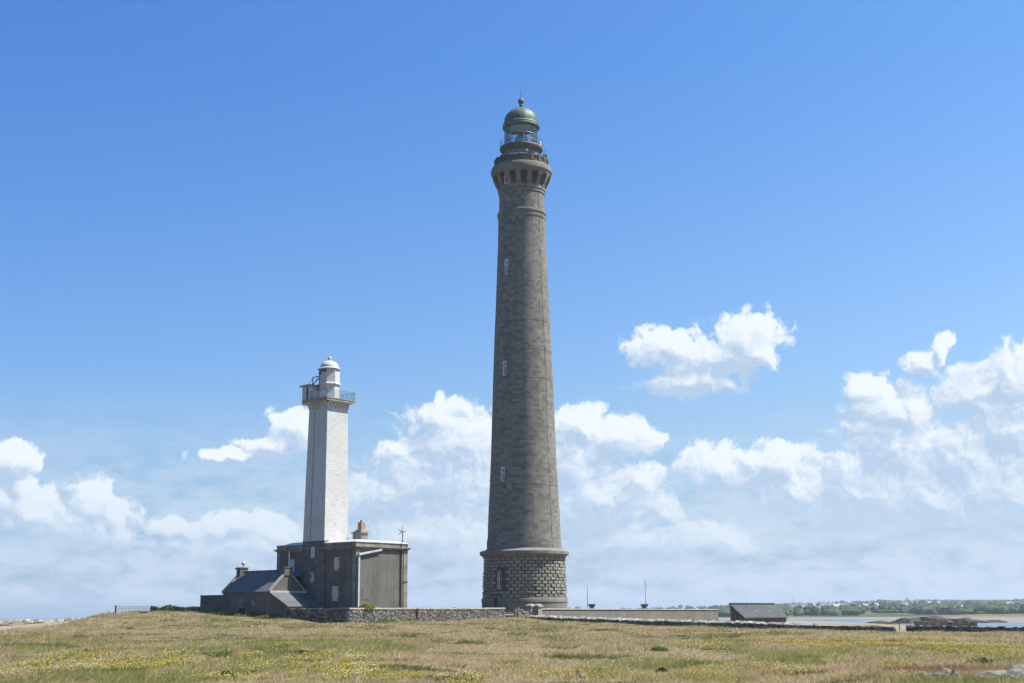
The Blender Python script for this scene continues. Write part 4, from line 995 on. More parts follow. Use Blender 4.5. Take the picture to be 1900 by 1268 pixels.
def ground_mat():
    m, t, b = new_mat('field_ground'); p = gcoord(t)
    n = t.noise(p, .16, 6, .65); n2 = t.noise(p, 1.4, 6, .7); n3 = t.noise(p, 9., 3, .6)
    f = t.mr(t.m('ADD', t.m('MULTIPLY', n, .6), t.m('MULTIPLY', n2, .4)), .42, .58)
    col = t.mix(f, (.10, .10, .042), (.20, .16, .085)); col = t.mix(t.mr(n3, .5, .75), col, (.09, .08, .04))
    a = t.node('ShaderNodeAttribute', {'attribute_name': 'tint'}).outputs['Fac']
    sand = t.mix(t.mr(n2, .4, .65), (.27, .235, .175), (.20, .175, .13)); sand = t.mix(t.mr(n, .56, .62), sand, (.17, .155, .07))
    col = t.mix(a, col, sand)
    _, _, z = t.sep(p); col = t.mix(t.mr(z, .9, .2), col, (.06, .055, .045))
    t.put(b.inputs['Base Color'], col); b.inputs['Roughness'].default_value = .95; b.inputs['Specular IOR Level'].default_value = .1
    t.put(b.inputs['Normal'], t.bump(t.m('ADD', n2, n3), .8, .15)); return m
xs = np.concatenate([np.arange(-330, -120, 10), np.arange(-120, 130, 1.25), np.arange(130, 340, 10)])
ys = np.concatenate([np.arange(-60, 30, 5), np.arange(30, 215, 1.25), np.arange(215, 480, 4)])
grid('ground', xs, ys, terrain, ground_mat(), sandy)

# ------------------------------------------------------------------ grass
def hit(px, py):
    """point of the field seen at a photo pixel"""
    d = ray(px, py); Y = np.array([20.]); last = 20.
    for Yk in np.arange(22, 330, 1.0):
        q = EYE + d * (Yk / d.y)
        if q.z < float(terrain(np.array([q.x]), np.array([q.y]))[0]): return q
    return EYE + d * (330 / d.y)
def in_field(x, y):
    lx = (x - O2[0]) * ex[0] + (y - O2[1]) * ex[1]; ly = (x - O2[0]) * ey[0] + (y - O2[1]) * ey[1]
    ok = np.where(lx > WX + .02, ly < np.where(lx > txs[0] - .5, wy - .35, 40.), ly < np.where(lx > xl - .3, YF - .15, np.where(lx > xf0 - 1, YF + 2, 12.)))
    inside = (lx <= WX + .02) & (lx > LX1) & (ly > YF - .15)
    return ok & ~inside & (sandy(x, y, 0) < .5)
def tri_mesh(name, V, C, mat_, kind='stuff', nv=3):
    n = len(V) // nv; me = bpy.data.meshes.new(name); me.vertices.add(len(V)); me.vertices.foreach_set('co', V.astype(np.float32).ravel())
    me.loops.add(len(V)); me.loops.foreach_set('vertex_index', np.arange(len(V), dtype=np.int32)); me.polygons.add(n)
    me.polygons.foreach_set('loop_start', np.arange(0, len(V), nv, dtype=np.int32)); me.polygons.foreach_set('loop_total', np.full(n, nv, np.int32))
    me.update(calc_edges=True)
    a = me.attributes.new('col', 'FLOAT_COLOR', 'FACE'); a.data.foreach_set('color', np.concatenate([C, np.ones((n, 1))], 1).astype(np.float32).ravel())
    me.materials.append(mat_); o = bpy.data.objects.new(name, me); COL.objects.link(o); o['kind'] = kind; return o
def leaf_mat(name, tl=.35):
    m, t, b = new_mat(name); out = t.n['Material Output']; t.n.remove(b)
    c = t.node('ShaderNodeAttribute', {'attribute_name': 'col'}).outputs['Color']
    d = t.node('ShaderNodeBsdfDiffuse', None, Color=c).outputs[0]; tr_ = t.node('ShaderNodeBsdfTranslucent', None, Color=c).outputs[0]
    ms = t.n.new('ShaderNodeMixShader'); ms.inputs[0].default_value = tl; t.put(ms.inputs[1], d); t.put(ms.inputs[2], tr_); t.put(out.inputs[0], ms.outputs[0]); return m
G['leaf'] = leaf_mat('grass_blade', .42)
STRAW = np.array((0.498, 0.373, 0.259)); STRAW2 = np.array((0.423, 0.334, 0.189)); OLIVE = np.array((0.338, 0.284, 0.124)); GREEN = np.array((0.199, 0.224, 0.070)); DARK = np.array((0.100, 0.105, 0.040))
def make_grass():
    N = 95000
    u = RNG.random(N); Y0, Y1, pw = 33., 205., 1.25
    Y = (Y0 ** (1 - pw) + u * (Y1 ** (1 - pw) - Y0 ** (1 - pw))) ** (1 / (1 - pw))
    half = Y * .40 + 6; X = (RNG.random(N) * 2 - 1) * half
    ok = in_field(X, Y); X, Y = X[ok], Y[ok]; Z = terrain(X, Y) - .03; N = len(X)
    big = fbm(X, Y * .45, 11, 21); med = fbm(X, Y * .5, 3.0, 33); fine = vnoise(X, Y, .8, 5); rnd = RNG.random(N)
    near = np.clip((95 - Y) / 50, 0, 1)
    g = big * .8 + med * .8 + fbm(X, Y * .6, 1.6, 61, 2) * .4 + (rnd - .5) * .55 + near * .13 + fine * .10          # >1 : green
    crest = np.clip((Y - 140) / 25, 0, 1) * np.clip((-X + 0) / 25, 0, 1) * .12
    g += crest
    col = STRAW[None] * (1 - rnd[:, None]) + STRAW2[None] * rnd[:, None]
    k = np.clip((g - 1.02) / .24, 0, 1)[:, None]; col = col * (1 - k) + OLIVE[None] * k
    k = np.clip((g - 1.27) / .16, 0, 1)[:, None]; col = col * (1 - k) + GREEN[None] * k
    dk = fbm(X, Y, 2.6, 77, 2); k = (np.clip((dk - .66) / .06, 0, 1) * (rnd < .8))[:, None]; col = col * (1 - k) + DARK[None] * k
    red = np.exp(-(((X - 15.7) / 5.5) ** 2 + ((Y - 52) / 2.2) ** 2))[:, None]; col = col * (1 - red * .8) + np.array((.26, .12, .09))[None] * red * .8
    H = (.09 + .13 * RNG.random(N)) * (1 + .9 * np.clip((med - .5) * 3, -.6, .8))
    B = 9
    sp = .20 + .0016 * Y
    a = RNG.random((N, B)) * 6.283; rr = np.sqrt(RNG.random((N, B))) * sp[:, None]
    bx = X[:, None] + rr * np.cos(a); by = Y[:, None] + rr * np.sin(a); bz = np.repeat(Z[:, None], B, 1)
    h = H[:, None] * (.6 + .8 * RNG.random((N, B))); ln = h * (.4 + 1.3 * RNG.random((N, B))); wd = (.010 + .00022 * Y)[:, None] * (.7 + .8 * RNG.random((N, B)))
    wind = .45 * h
    tx = bx + np.cos(a) * ln + wind; ty = by + np.sin(a) * ln; tz_ = bz + h
    w = RNG.random((N, B)) * 6.283; wx, wy_ = np.cos(w) * wd, np.sin(w) * wd * .6
    V = np.stack([np.stack([bx - wx, by - wy_, bz], -1), np.stack([bx + wx, by + wy_, bz], -1), np.stack([tx, ty, tz_], -1)], 2)
    C = np.repeat(col[:, None, :], B, 1) * (.78 + .44 * RNG.random((N, B, 1)))
    tri_mesh('grass', V.reshape(-1, 3), C.reshape(-1, 3), G['leaf'])
make_grass()

# flowers: heads of pale yellow and white blossom in drifts
FP = [(60, 1250, 130, 22, 1), (250, 1240, 90, 16, 1), (150, 1222, 60, 7, .4), (330, 1222, 40, 7, .5), (430, 1250, 90, 18, .9), (520, 1240, 60, 14, .8), (460, 1224, 26, 7, .8), (660, 1225, 24, 8, 1), (660, 1252, 50, 14, 1), (600, 1248, 60, 12, .7), (525, 1200, 22, 5, .5), (600, 1222, 30, 5, .5),
      (1090, 1254, 80, 12, .8), (1040, 1262, 60, 6, .8), (970, 1250, 40, 9, .5), (1280, 1264, 90, 8, .9), (1420, 1248, 70, 14, .8), (1500, 1258, 60, 9, .8), (1560, 1262, 90, 7, .8), (1460, 1190, 60, 4, .5), (1530, 1198, 50, 5, .7), (1620, 1196, 60, 5, .6), (1700, 1190, 70, 4, .6), (1780, 1207, 110, 9, 1), (1860, 1206, 70, 9, 1), (1580, 1236, 60, 12, .8), (1660, 1232, 50, 9, .6), (1520, 1202, 24, 4, .8), (1300, 1200, 60, 5, .4), (350, 1236, 30, 9, .5), (740, 1262, 60, 8, .7), (860, 1262, 50, 6, .6), (1320, 1248, 40, 6, .5), (1690, 1262, 50, 8, .7)]
def make_flowers():
    P_ = []; Cs = []
    for px, py, rx, ry, dn in FP:
        q = hit(px, py); sx_ = rx * q.y / 2551; q0 = hit(px, py - ry); q1 = hit(px, min(py + ry, 1272)); sy_ = max((q0.y - q1.y) / 2, 1.0)
        n = int(560 * dn * sx_ * min(sy_, 8) / 6) + 60; kind = RNG.random()
        th = RNG.random(n) * 6.283; r = np.sqrt(RNG.random(n)) * (1 + .25 * np.sin(th * 3 + px))
        x = q.x + sx_ * r * np.cos(th); y = q.y + sy_ * r * np.sin(th)
        ok = (fbm(x, y, 1.8, 41, 2) > .42) & in_field(x, y); x, y = x[ok], y[ok]; n = len(x)
        z = terrain(x, y) + .10 + .16 * RNG.random(n)
        yl = RNG.random(n) < (.35 + .5 * kind)
        c = np.where(yl[:, None], np.array((.66, .50, .04))[None], np.array((.80, .75, .50))[None]) * (.7 + .4 * RNG.random((n, 1)))
        P_.append(np.stack([x, y, z], 1)); Cs.append(c)
    P_ = np.concatenate(P_); Cs = np.concatenate(Cs); n = len(P_)
    s_ = (.012 + .00017 * P_[:, 1]) * (.7 + .8 * RNG.random(n))
    base = np.array([(1, 0, 0), (0, 1, .3), (-1, 0, 0), (0, -1, .3), (0, 0, .9), (0, 0, -.5)]); fs = [(0, 1, 4), (1, 2, 4), (2, 3, 4), (3, 0, 4), (1, 0, 5), (2, 1, 5), (3, 2, 5), (0, 3, 5)]
    V = P_[:, None, None, :] + base[np.array(fs)][None] * s_[:, None, None, None]
    tri_mesh('wild_flowers', V.reshape(-1, 3), np.repeat(Cs, 8, 0), G['leaf'])
    # the leafy green stems under the drifts
    k = 2; n2 = n * k; a = RNG.random(n2) * 6.283; B_ = np.repeat(P_, k, 0); h = .22 + .15 * RNG.random(n2)
    b0 = B_ + np.stack([np.cos(a) * .10, np.sin(a) * .10, -h], 1); wd = (.014 + .00025 * B_[:, 1])
    V = np.stack([b0 + np.stack([-np.sin(a) * wd, np.cos(a) * wd * .6, 0 * a], 1), b0 + np.stack([np.sin(a) * wd, -np.cos(a) * wd * .6, 0 * a], 1), B_ + np.stack([np.cos(a) * .05, np.sin(a) * .05, -.03 + 0 * a], 1)], 1)
    C = (np.array((.30, .31, .06))[None] * (.6 + .8 * RNG.random((n2, 1))))
    tri_mesh('flower_leaves', V.reshape(-1, 3), C, G['leaf'])
make_flowers()

# small bushes and tussocks one can tell apart
def bush(name, label, px, py, w, h, cols, group='dark green clumps in the grass', n=420, q=None, cat='bush'):
    q = hit(px, py) if q is None else q
    z = float(terrain(np.array([q.x]), np.array([q.y]))[0]) - .05
    th = RNG.random(n) * 6.283; r = np.sqrt(RNG.random(n)); lob = 1 + .25 * np.sin(th * 3 + px)
    x = w / 2 * r * np.cos(th) * lob; y = w / 2.4 * r * np.sin(th) * lob; zt_ = h * np.sqrt(np.clip(1 - r * r, 0, 1)) * (.35 + .65 * RNG.random(n)) * (.8 + .4 * vnoise(x * 3, y * 3, 1, px))
    c = np.stack([x, y, zt_], 1); s_ = .035 + .0004 * q.y + .05 * RNG.random(n)
    d1 = RNG.normal(size=(n, 3)); d1 /= np.linalg.norm(d1, axis=1)[:, None]; d2 = RNG.normal(size=(n, 3)); d2 /= np.linalg.norm(d2, axis=1)[:, None]
    V = np.stack([c - d1 * s_[:, None], c + d1 * s_[:, None] * .6 + d2 * s_[:, None] * .7, c + d1 * s_[:, None] * .6 - d2 * s_[:, None] * .7], 1)
    V[:, :, 2] = np.maximum(V[:, :, 2], -.05)
    cc = np.array(cols)[RNG.integers(0, len(cols), n)] * (.7 + .6 * RNG.random((n, 1)))
    o = tri_mesh(name, V.reshape(-1, 3), cc, G['leaf'], 'thing'); del o['kind']
    o.location = (q.x, q.y, z); return tag(o, label, cat, group)
GR = [(.12, .19, .05), (.16, .22, .06), (.08, .12, .04)]; DK = [(.05, .06, .025), (.09, .11, .04)]; YL = [(.28, .24, .05), (.20, .20, .05), (.13, .15, .04)]
for px, py, w, h, c, lb in ((412, 1221, 2.4, .42, GR, 'bright green leafy clump in the grass below the cottage'), (418, 1258, 1.3, .42, DK, 'dark clump at the lower edge among yellow flowers, left field'), (1224, 1208, 1.5, .4, GR, 'green tussock alone in the straw coloured field right of the tall tower'),
                            (1228, 1252, 1.0, .42, DK, 'small dark tuft below the lone green tussock'), (525, 1206, 1.6, .5, YL, 'yellowish bush in the straw grass below the white tower'), (1820, 1234, 2.2, .5, DK, 'dark bush beside the reddish plant patch near the rocks'), (1868, 1232, 3.0, .35, GR, 'low green bush between dark bush and picture edge, by the reddish patch'),
                            (158, 1212, 1.8, .35, DK, 'dark grass clump on the lower left slope'), (240, 1168, 2.0, .35, YL, 'yellow green clump on the left hillside'), (1648, 1172, 1.6, .5, DK, 'dark tuft in front of the gap in the dry stone wall'), (560, 1216, .8, .4, DK, 'small dark tuft beside the yellowish bush'), (1500, 1226, 1.6, .35, GR, 'green tuft among the white flowers right of centre')):
    bush('grass_clump', lb, px, py, w * .62, h * .62, c, n=260)
q = W(lx_at(322, YF, 6.8), YF - .6, 0); bush('bush', 'dark olive bush against the field wall on the crest', 322, 1130, 3.0, 1.0, [(.09, .10, .03), (.13, .13, .045), (.05, .06, .02)], None, 900, q)
q = W(WX - .28, ly_at(684, WX, 6.8), 0); o = bush('bush', 'yellow green plant growing on top of the courtyard wall', 684, 1128, 1.7, .55, [(.22, .24, .05), (.15, .19, .05), (.28, .26, .07)], None, 500, q); o.location.z = zw - .05
for px, lb in ((470, 'yellow green weeds against the cottage wall, left bush'), (505, 'yellow green weeds at the foot of the lean-to')):
    q = W(lx_at(px, YF, 6.), YF - .7, 0); bush('bush', lb, px, 1146, 3.2, .55, [(.24, .24, .06), (.16, .19, .05)], 'weeds along the cottage wall', 600, q)
for px, lb in ((720, 'green weeds at the foot of the lit courtyard wall nearer its corner'), (760, 'green weeds at the foot of the lit courtyard wall by the pipe')):
    q = W(WX + .6, ly_at(px, WX + .6, 5.3), 0); bush('bush', lb, px, 1150, 2.6, .5, [(.15, .2, .045), (.2, .22, .06)], 'weeds along the courtyard wall', 450, q)

# ------------------------------------------------------------------ rocks
def rock(label, px, py, Y, size, mat_, group, name='boulder', sub=4, rz=None, seed=None, pos=None, cat='rock', sink=.25):
    sd = random.random() * 100 if seed is None else seed
    bm = bmesh.new(); bmesh.ops.create_icosphere(bm, subdivisions=sub, radius=1)
    rs = random.Random(int(sd * 1000)); planes = []
    for _ in range(16):
        d = Vector((rs.uniform(-1, 1), rs.uniform(-1, 1), rs.uniform(-.4, 1))).normalized(); planes.append((d, rs.uniform(.45, .82)))
    for v in bm.verts:
        p = v.co.copy(); p += p * (mnoise.fractal(p * 1.3 + Vector((sd, sd, 0)), 1, 2, 3) * .4)
        for d, k in planes:
            e = p.dot(d) - k
            if e > 0: p -= d * e * .93
        p += p.normalized() * mnoise.fractal(p * 5 + Vector((sd, 0, sd)), 1, 2, 4) * .1
        v.co = Vector((p.x * size[0] / 2 * 1.3, p.y * size[1] / 2 * 1.3, p.z * size[2] * .75))
    me = bpy.data.meshes.new(name); bm.to_mesh(me); bm.free(); me.materials.append(mat_)
    me.polygons.foreach_set('use_smooth', [True] * len(me.polygons)); me.set_sharp_from_angle(angle=rad(24))
    o = bpy.data.objects.new(name, me); COL.objects.link(o)
    q = pos or at(px, py, Y)
    o.location = (q[0], q[1], q[2] + size[2] * sink); o.rotation_euler.z = random.uniform(-.5, .5) if rz is None else rz
    return tag(o, label, cat, group)
G['rock_fg'] = stone('foreground_granite', (0.099, 0.091, 0.078), (0.198, 0.182, 0.155), 2.2, 9, lichen=(0.059, 0.056, 0.046), lich_amt=.54, bump=.8)
FGR = [(1718, 1265, (.95, .7, .36), 'pale low boulder, leftmost of the foreground rocks at the lower right'), (1752, 1265, (.9, .7, .54), 'dark sided jagged boulder beside the pale one, lower right'), (1772, 1268, (.7, .6, .42), 'small pale rock leaning on the dark sided boulder'),
       (1818, 1270, (1.2, .8, .38), 'low grey slab in front of the long dark rock, lower right'), (1850, 1267, (2.2, .8, .52), 'long dark sided rock ledge, lower right'), (1885, 1262, (1.2, 1.0, .62), 'pale cracked rock at the right picture edge above the ledge'), (1905, 1271, (1.1, .9, .62), 'pale boulder in the lower right corner')]
for px, py, sz, lb in FGR:
    q = hit(px, min(py, 1267.5)); rock(lb, px, py, 0, sz, G['rock_fg'], 'foreground rocks at the lower right', pos=(q.x, q.y - (max(py - 1267.5, 0) * .35), q.z), rz=random.uniform(-.25, .25), sink=.18)
for px, py, sz, lb in ((160, 1266, (.42, .35, .26), 'whitish stone among yellow flowers at the lower left edge'), (72, 1262, (.3, .25, .16), 'small pale stone half buried at the lower left'), (1078, 1263, (.55, .5, .3), 'pale stone among the flowers below the tall tower'), (268, 1138.5, (1.4, .8, .35), 'flat pale stone lying on the left crest below the fence'), (1650, 1268, (.3, .3, .2), 'tiny pale stone left of the foreground rocks')):
    q = hit(px, py); rock(lb, px, py, 0, sz, G['rock_fg'], None, 'stone', 3, pos=tuple(q), sink=.3)
SR = [(5, 1160, 4.2, 1.5), (28, 1157, 3.5, 1.4), (50, 1158, 3.8, 1.6), (72, 1157, 4.5, 1.3), (95, 1158, 3.2, 1.4), (112, 1158, 4.2, 1.5), (128, 1159, 3.0, 1.9), (148, 1156, 3.6, 1.7), (60, 1161, 3, 1.0), (88, 1152, 5, 1.1), (16, 1152, 6, .9), (118, 1151, 6, 1.6), (40, 1152, 5, .8), (-18, 1157, 5, 1.5), (168, 1153, 4, 1.6), (-40, 1158, 5, 1.6)]
SL = ['flat grey', 'low pale', 'rounded grey', 'long pale', 'small dark cracked', 'broad pale', 'tall whitish cracked', 'grey hillside']
for i, (px, py, w, h) in enumerate(SR):
    if -10 <= px: lb = f'{SL[i % 8]} boulder ' + ('at the very left edge' if px < 20 else 'left in the shore row' if px < 60 else 'mid shore row' if px < 105 else 'where the hill meets the shore') + (' in the far line' if py < 1153 else ' in the near line' if py > 1159 else '')
    else: lb = 'grey shore boulder cut by the left picture edge'
    Y = 245 + (1163 - py) * 9; q = at(px, py, Y); gz = float(terrain(np.array([q.x]), np.array([q.y]))[0])
    rock(lb, px, py, Y, (w, w * .8, max(h, q.z + h * .9 - gz)), G['rock'], 'shore rocks on the left', pos=(q.x, q.y, gz), sink=.12)
for px, py, w, lb in ((10, 1166, 6, 'orange lichen covered rock at the left picture edge'), (45, 1164, 5, 'orange lichen rock between edge and hill on the left'), (80, 1163, 4, 'small orange lichen rock nearest the left hill')):
    q = at(px, py, 226); gz = float(terrain(np.array([q.x]), np.array([q.y]))[0]); rock(lb, px, py, 226, (w, 2, .8), G['rock_lichen'], 'orange lichen rocks', pos=(q.x, q.y, gz), sink=.1, rz=0)
for px, py, w, h, mt, lb in ((1180, 1147.5, 1.6, .5, 'rock_lichen', 'orange lichen stone on the dry stone wall before the cement wall, broad one'), (1146, 1146.5, 1.1, .45, 'rock_lichen', 'orange lichen stone on the dry stone wall, small one'), (1606, 1158.5, 4.5, .25, 'rock_lichen', 'orange lichen rock bank left of the wall gap')):
    x = lx_at(px, wy + .9, 5); z = oz(py, x, wy + .9); q = W(x, wy + .9, 0); gz = float(terrain(np.array([q.x]), np.array([q.y]))[0]); rock(lb, px, py, 0, (w, .9, max(z - gz, .4) + h * .4), G[mt], None, pos=(q.x, q.y, gz), sink=.15, rz=RZ)
for px, py, Y, sz, lb in ((1490, 1153, 330, (3, 2, .9), 'dark rock on the pale flat right of the slate shed, longer one'), (1522, 1153, 340, (2.4, 1.6, .6), 'dark rock on the pale flat right of the shed, smaller one'), (1636, 1151.8, 640, (16, 9, 3.4), 'dark humped sea rock standing in the water'), (1618, 1152.5, 650, (14, 7, 1.6), 'low dark sea rock left of the humped one'), (1663, 1150.5, 700, (20, 8, 1.4), 'long low dark sea rock right of the humped one')):
    q = at(px, py, Y); b_ = max(float(terrain(np.array([q.x]), np.array([q.y]))[0]), -.3) if Y < 420 else -.3
    rock(lb, px, py, Y, sz, G['rock_dark'], 'dark rocks beyond the wall', pos=(q.x, q.y, b_), sink=.2)
for px, py, w, lb in ((1735, 1153, 30, 'broken rusty brown stone bank behind the wall gap on the right'),):
    q = at(px, 1156, 230); 
    tr_w = thing('old_bank_wall', 'brown lichen covered bank wall behind the ragged stone wall', 'wall', (0, 0, 0)); 
    x0 = at(1697, 1155, 205); x1 = at(1812, 1155, 205)
    tr_w.location = (x0.x, 205, 2.); OFF[tr_w.name] = (x0.x, 205, 2.)
    zt0 = zat(1152.5, x0.x, 205); 
    stone_wall(tr_w, x0.x, 205, x1.x, 205, .6, lambda a: 2.4, lambda a: zt0 - .1 * a, G['rock_lichen'], .5, .25, rag=.08)
# ================================================================== sea and the far shore
def sea_mat():
    m, t, b = new_mat('sea_water'); p = gcoord(t)
    n = t.noise(t.vm('MULTIPLY', p, (.25, .6, 1)), .5, 6, .6); n2 = t.noise(p, .012, 4, .6)
    t.put(b.inputs['Base Color'], t.mix(n2, (.03, .075, .12), (.05, .11, .15))); b.inputs['Roughness'].default_value = .22; b.inputs['IOR'].default_value = 1.33
    t.put(b.inputs['Normal'], t.bump(n, .55, .6)); return m
xs = np.array([-45000, -8000, -1500, 0, 1500, 8000, 45000.]); ys = np.array([-3000, 0, 400, 2000, 8000, 30000, 60000.])
grid('sea', xs, ys, lambda X, Y: X * 0, sea_mat())
PXH = [900, 1000, 1200, 1330, 1400, 1500, 1560, 1640, 1700, 1780, 1850, 1900, 2050, 2300]
RH = [3, 6, 12, 19, 25, 32, 34, 38, 38, 35, 35, 35, 34, 28]
def main_z(X, Y):
    px = 950 + X / np.maximum(Y, 1) * 2551
    H = np.interp(px, PXH, RH); t_ = np.clip((Y - 1400 - 90 * fbm(X, Y * 0, 300, 4)) / 3250, -.2, 1.6)
    s_ = np.where(t_ < 0, t_ * 12, 2.2 + H * np.where(t_ < 1, np.clip(t_, 0, 1) ** .85, 1 - (t_ - 1) * .8))
    edge = np.clip((px - 930) / 60, 0, 1)
    return s_ * edge - (1 - edge) * 3 + (fbm(X, Y, 260, 8) - .5) * 5 * np.clip(t_ * 4, 0, 1)
def land_mat(name, c0, c1, shore, z0, z1, sc):
    m, t, b = new_mat(name); p = gcoord(t); n = t.noise(p, sc, 5, .6); col = t.mix(t.mr(n, .42, .6), c0, c1)
    _, _, z = t.sep(p); zz = t.m('ADD', z, t.m('MULTIPLY', t.m('SUBTRACT', n, .5), 2.)); col = t.mix(t.mr(zz, z1, z0), col, shore)
    t.put(b.inputs['Base Color'], col); b.inputs['Roughness'].default_value = 1.; b.inputs['Specular IOR Level'].default_value = .05; return m
grid('mainland', np.arange(-100, 3700, 30.), np.arange(1250, 6600, 40.), main_z, land_mat('far_fields', (.04, .06, .03), (.09, .10, .05), (.21, .185, .14), .8, 2.0, .008))
def head_z(X, Y):
    u = (X - 232) / 300; v = (Y - 905) / 120
    e = np.clip(u * 6, 0, 1) * np.clip(1 - np.abs(v), 0, 1)
    return -1.5 + np.sqrt(np.clip(e, 0, 1)) * (5.0 + 2.2 * np.clip(u * 2, 0, 1)) + (fbm(X, Y, 22, 6) - .5) * 2.2 * e
grid('headland', np.arange(215, 640, 5.), np.arange(770, 1040, 5.), head_z, land_mat('headland_turf', (.10, .09, .045), (.16, .135, .075), (.19, .17, .14), 2.2, 3.8, .05))
def blob_tree(mb, x, y, z, w, h, sub=1, tint=None):
    bm = bmesh.new(); bmesh.ops.create_icosphere(bm, subdivisions=sub, radius=1); sd = random.random() * 99
    for v in bm.verts:
        k = 1 + mnoise.fractal(v.co * 1.7 + Vector((sd, sd, sd)), 1, 2, 3) * .45 + random.uniform(-.1, .1); v.co *= k
    vs = [(x + v.co.x * w / 2, y + v.co.y * w / 2, z + h * .5 + v.co.z * h * .5) for v in bm.verts]
    mb.add(vs, [[v.index for v in f.verts] for f in bm.faces], 0, random.random() if tint is None else tint); bm.free()
def wood_mat():
    m, t, b = new_mat('far_foliage'); p = gcoord(t); a = t.node('ShaderNodeAttribute', {'attribute_name': 'tint'}).outputs['Fac']; n = t.noise(p, .35, 4, .7)
    col = t.mix(a, (.026, .048, .026), (.065, .09, .04)); k = t.mr(n, .3, .7, .6, 1.3); col = t.mix(1., col, t.comb(k, k, k), 'MULTIPLY')
    t.put(b.inputs['Base Color'], col); b.inputs['Roughness'].default_value = 1.; b.inputs['Specular IOR Level'].default_value = .05; return m
G['wood_far'] = wood_mat()
def mz(x, y): return float(main_z(np.array([x]), np.array([y]))[0])
def far_tree(px, ytop, w, label, Y=4700, group='skyline trees on the mainland'):
    x = (px - 950) / 2551 * Y; z = mz(x, Y) - 1; zt = zat(ytop, x, Y); g = thing('far_tree', label, 'tree', (x, Y, z), group=group)
    mb = MB(); hh = max(zt - z, 8); wm = w * Y / 2551
    for k in range(4): blob_tree(mb, x + random.uniform(-.28, .28) * wm, Y + random.uniform(-5, 5), z + hh * .22 + random.uniform(0, .12) * hh, wm * random.uniform(.5, .75), hh * random.uniform(.5, .66), 2, random.uniform(0, .5))
    part(g, mb, 'crown', G['wood_far'], angle=60); mb = MB(); mb.tube((x, Y, z), (x, Y, z + hh * .5), .9, 6, r2=.5); part(g, mb, 'trunk', G['wood'])
FT = [(1055, 1124.5, 9, 'dark tree tuft just right of the tall tower base, first of two'), (1069, 1124.5, 12, 'wider dark tree tuft just right of the tall tower base'), (1248, 1123.8, 9, 'skyline tree over the cement wall, leftmost'), (1262, 1121.6, 11, 'tall skyline tree over the cement wall, left of the pair'), (1275, 1121.2, 9, 'tall skyline tree over the cement wall, right of the pair'), (1300, 1123.4, 16, 'broad skyline trees above the orange end of the cement wall'),
      (1318, 1123.4, 12, 'skyline tree at the right end of the cement wall'), (1578, 1115.2, 16, 'rounded tree group left of the big skyline dome of trees'), (1596, 1114.6, 13, 'tree right beside the rounded group on the skyline'), (1634, 1111.8, 20, 'biggest domed tree group on the mainland skyline'), (1660, 1114.6, 18, 'dark trees left of the church spire'), (1711, 1113.6, 7, 'small dark tree right of the church spire'), (1833, 1113.2, 9, 'skyline tree near the right, small one before the large round tree'), (1837, 1112.8, 13, 'large round tree on the right skyline'), (1853, 1113.2, 14, 'flat topped tree right of the large round skyline tree'), (1896, 1114.6, 11, 'tree on the skyline at the right edge')]
for a in FT: far_tree(*a)
# houses of the far village
HP = plain('far_house_white', (.80, .79, .76), .7, var=.05); HR = plain('far_house_slate', (.12, .13, .15), .6, var=.1); HS = stone('far_house_stone', (.30, .27, .22), (.40, .36, .30), .3, 2)
def house_mesh(w, d, h, rh):
    mb = MB(); mb.box(-w / 2, w / 2, -d / 2, d / 2, -3, h, 0); 
    mb.prism([(-d / 2 - .4, h), (d / 2 + .4, h), (0, h + rh)], -w / 2 - .2, w / 2 + .2, 'x', 1)
    mb.box(-w / 2 + .1, -w / 2 + 1.1, -.4, .4, h + rh * .6, h + rh + 1.1, 0); mb.box(w / 2 - 1.1, w / 2 - .1, -.4, .4, h + rh * .6, h + rh + 1.1, 0)
    return mb
hm = []
for k in range(5):
    o = house_mesh(random.uniform(9, 14), random.uniform(7, 9), random.uniform(4, 6.5), random.uniform(3, 4.5)).build('far_house', [HP if k else HS, HR], smooth=False); hm.append(o)
nh = 0; random.seed(21); used = []
ZONES = [(1462, 1570, 1119, 1128, 80), (1462, 1580, 1127, 1138, 18), (1560, 1700, 1118, 1127, 46), (1560, 1700, 1126, 1138, 12), (1690, 1790, 1117.5, 1122, 36), (1690, 1790, 1122, 1134, 5), (1790, 1900, 1118, 1124, 12), (1830, 1900, 1128, 1136, 12)]
for x0, x1, y0, y1, n in ZONES:
    for _ in range(n):
        px, py = random.uniform(x0, x1), random.uniform(y0, y1)
        if any(abs(px - a) < 3.6 and abs(py - b) < 1.6 for a, b, _y in used): continue
        best = None
        for Y in np.arange(1950, 4900, 50.):
            x = (px - 950) / 2551 * Y; q = proj((x, Y, mz(x, Y) + 3))
            if q[1] < py: best = (x, Y); break
        if best is None: best = ((px - 950) / 2551 * 4650, 4650.)
        used.append((px, py, best[1])); k = random.randrange(5)
        o = hm[k] if not hm[k].get('label') else hm[k].copy()
        if not o.users_collection: COL.objects.link(o)
        o.location = (*best, mz(*best)); o.rotation_euler.z = random.uniform(-.6, .6) + (math.pi / 2 if random.random() < .4 else 0); s_ = random.uniform(.75, 1.1); o.scale = (s_, s_, s_)
        tag(o, ('small white house with a slate roof in the far village' if k else 'small stone house with a slate roof in the far village'), 'house', 'far village houses' if k else 'far stone houses')
mb = MB()
random.seed(5); cnt = 0
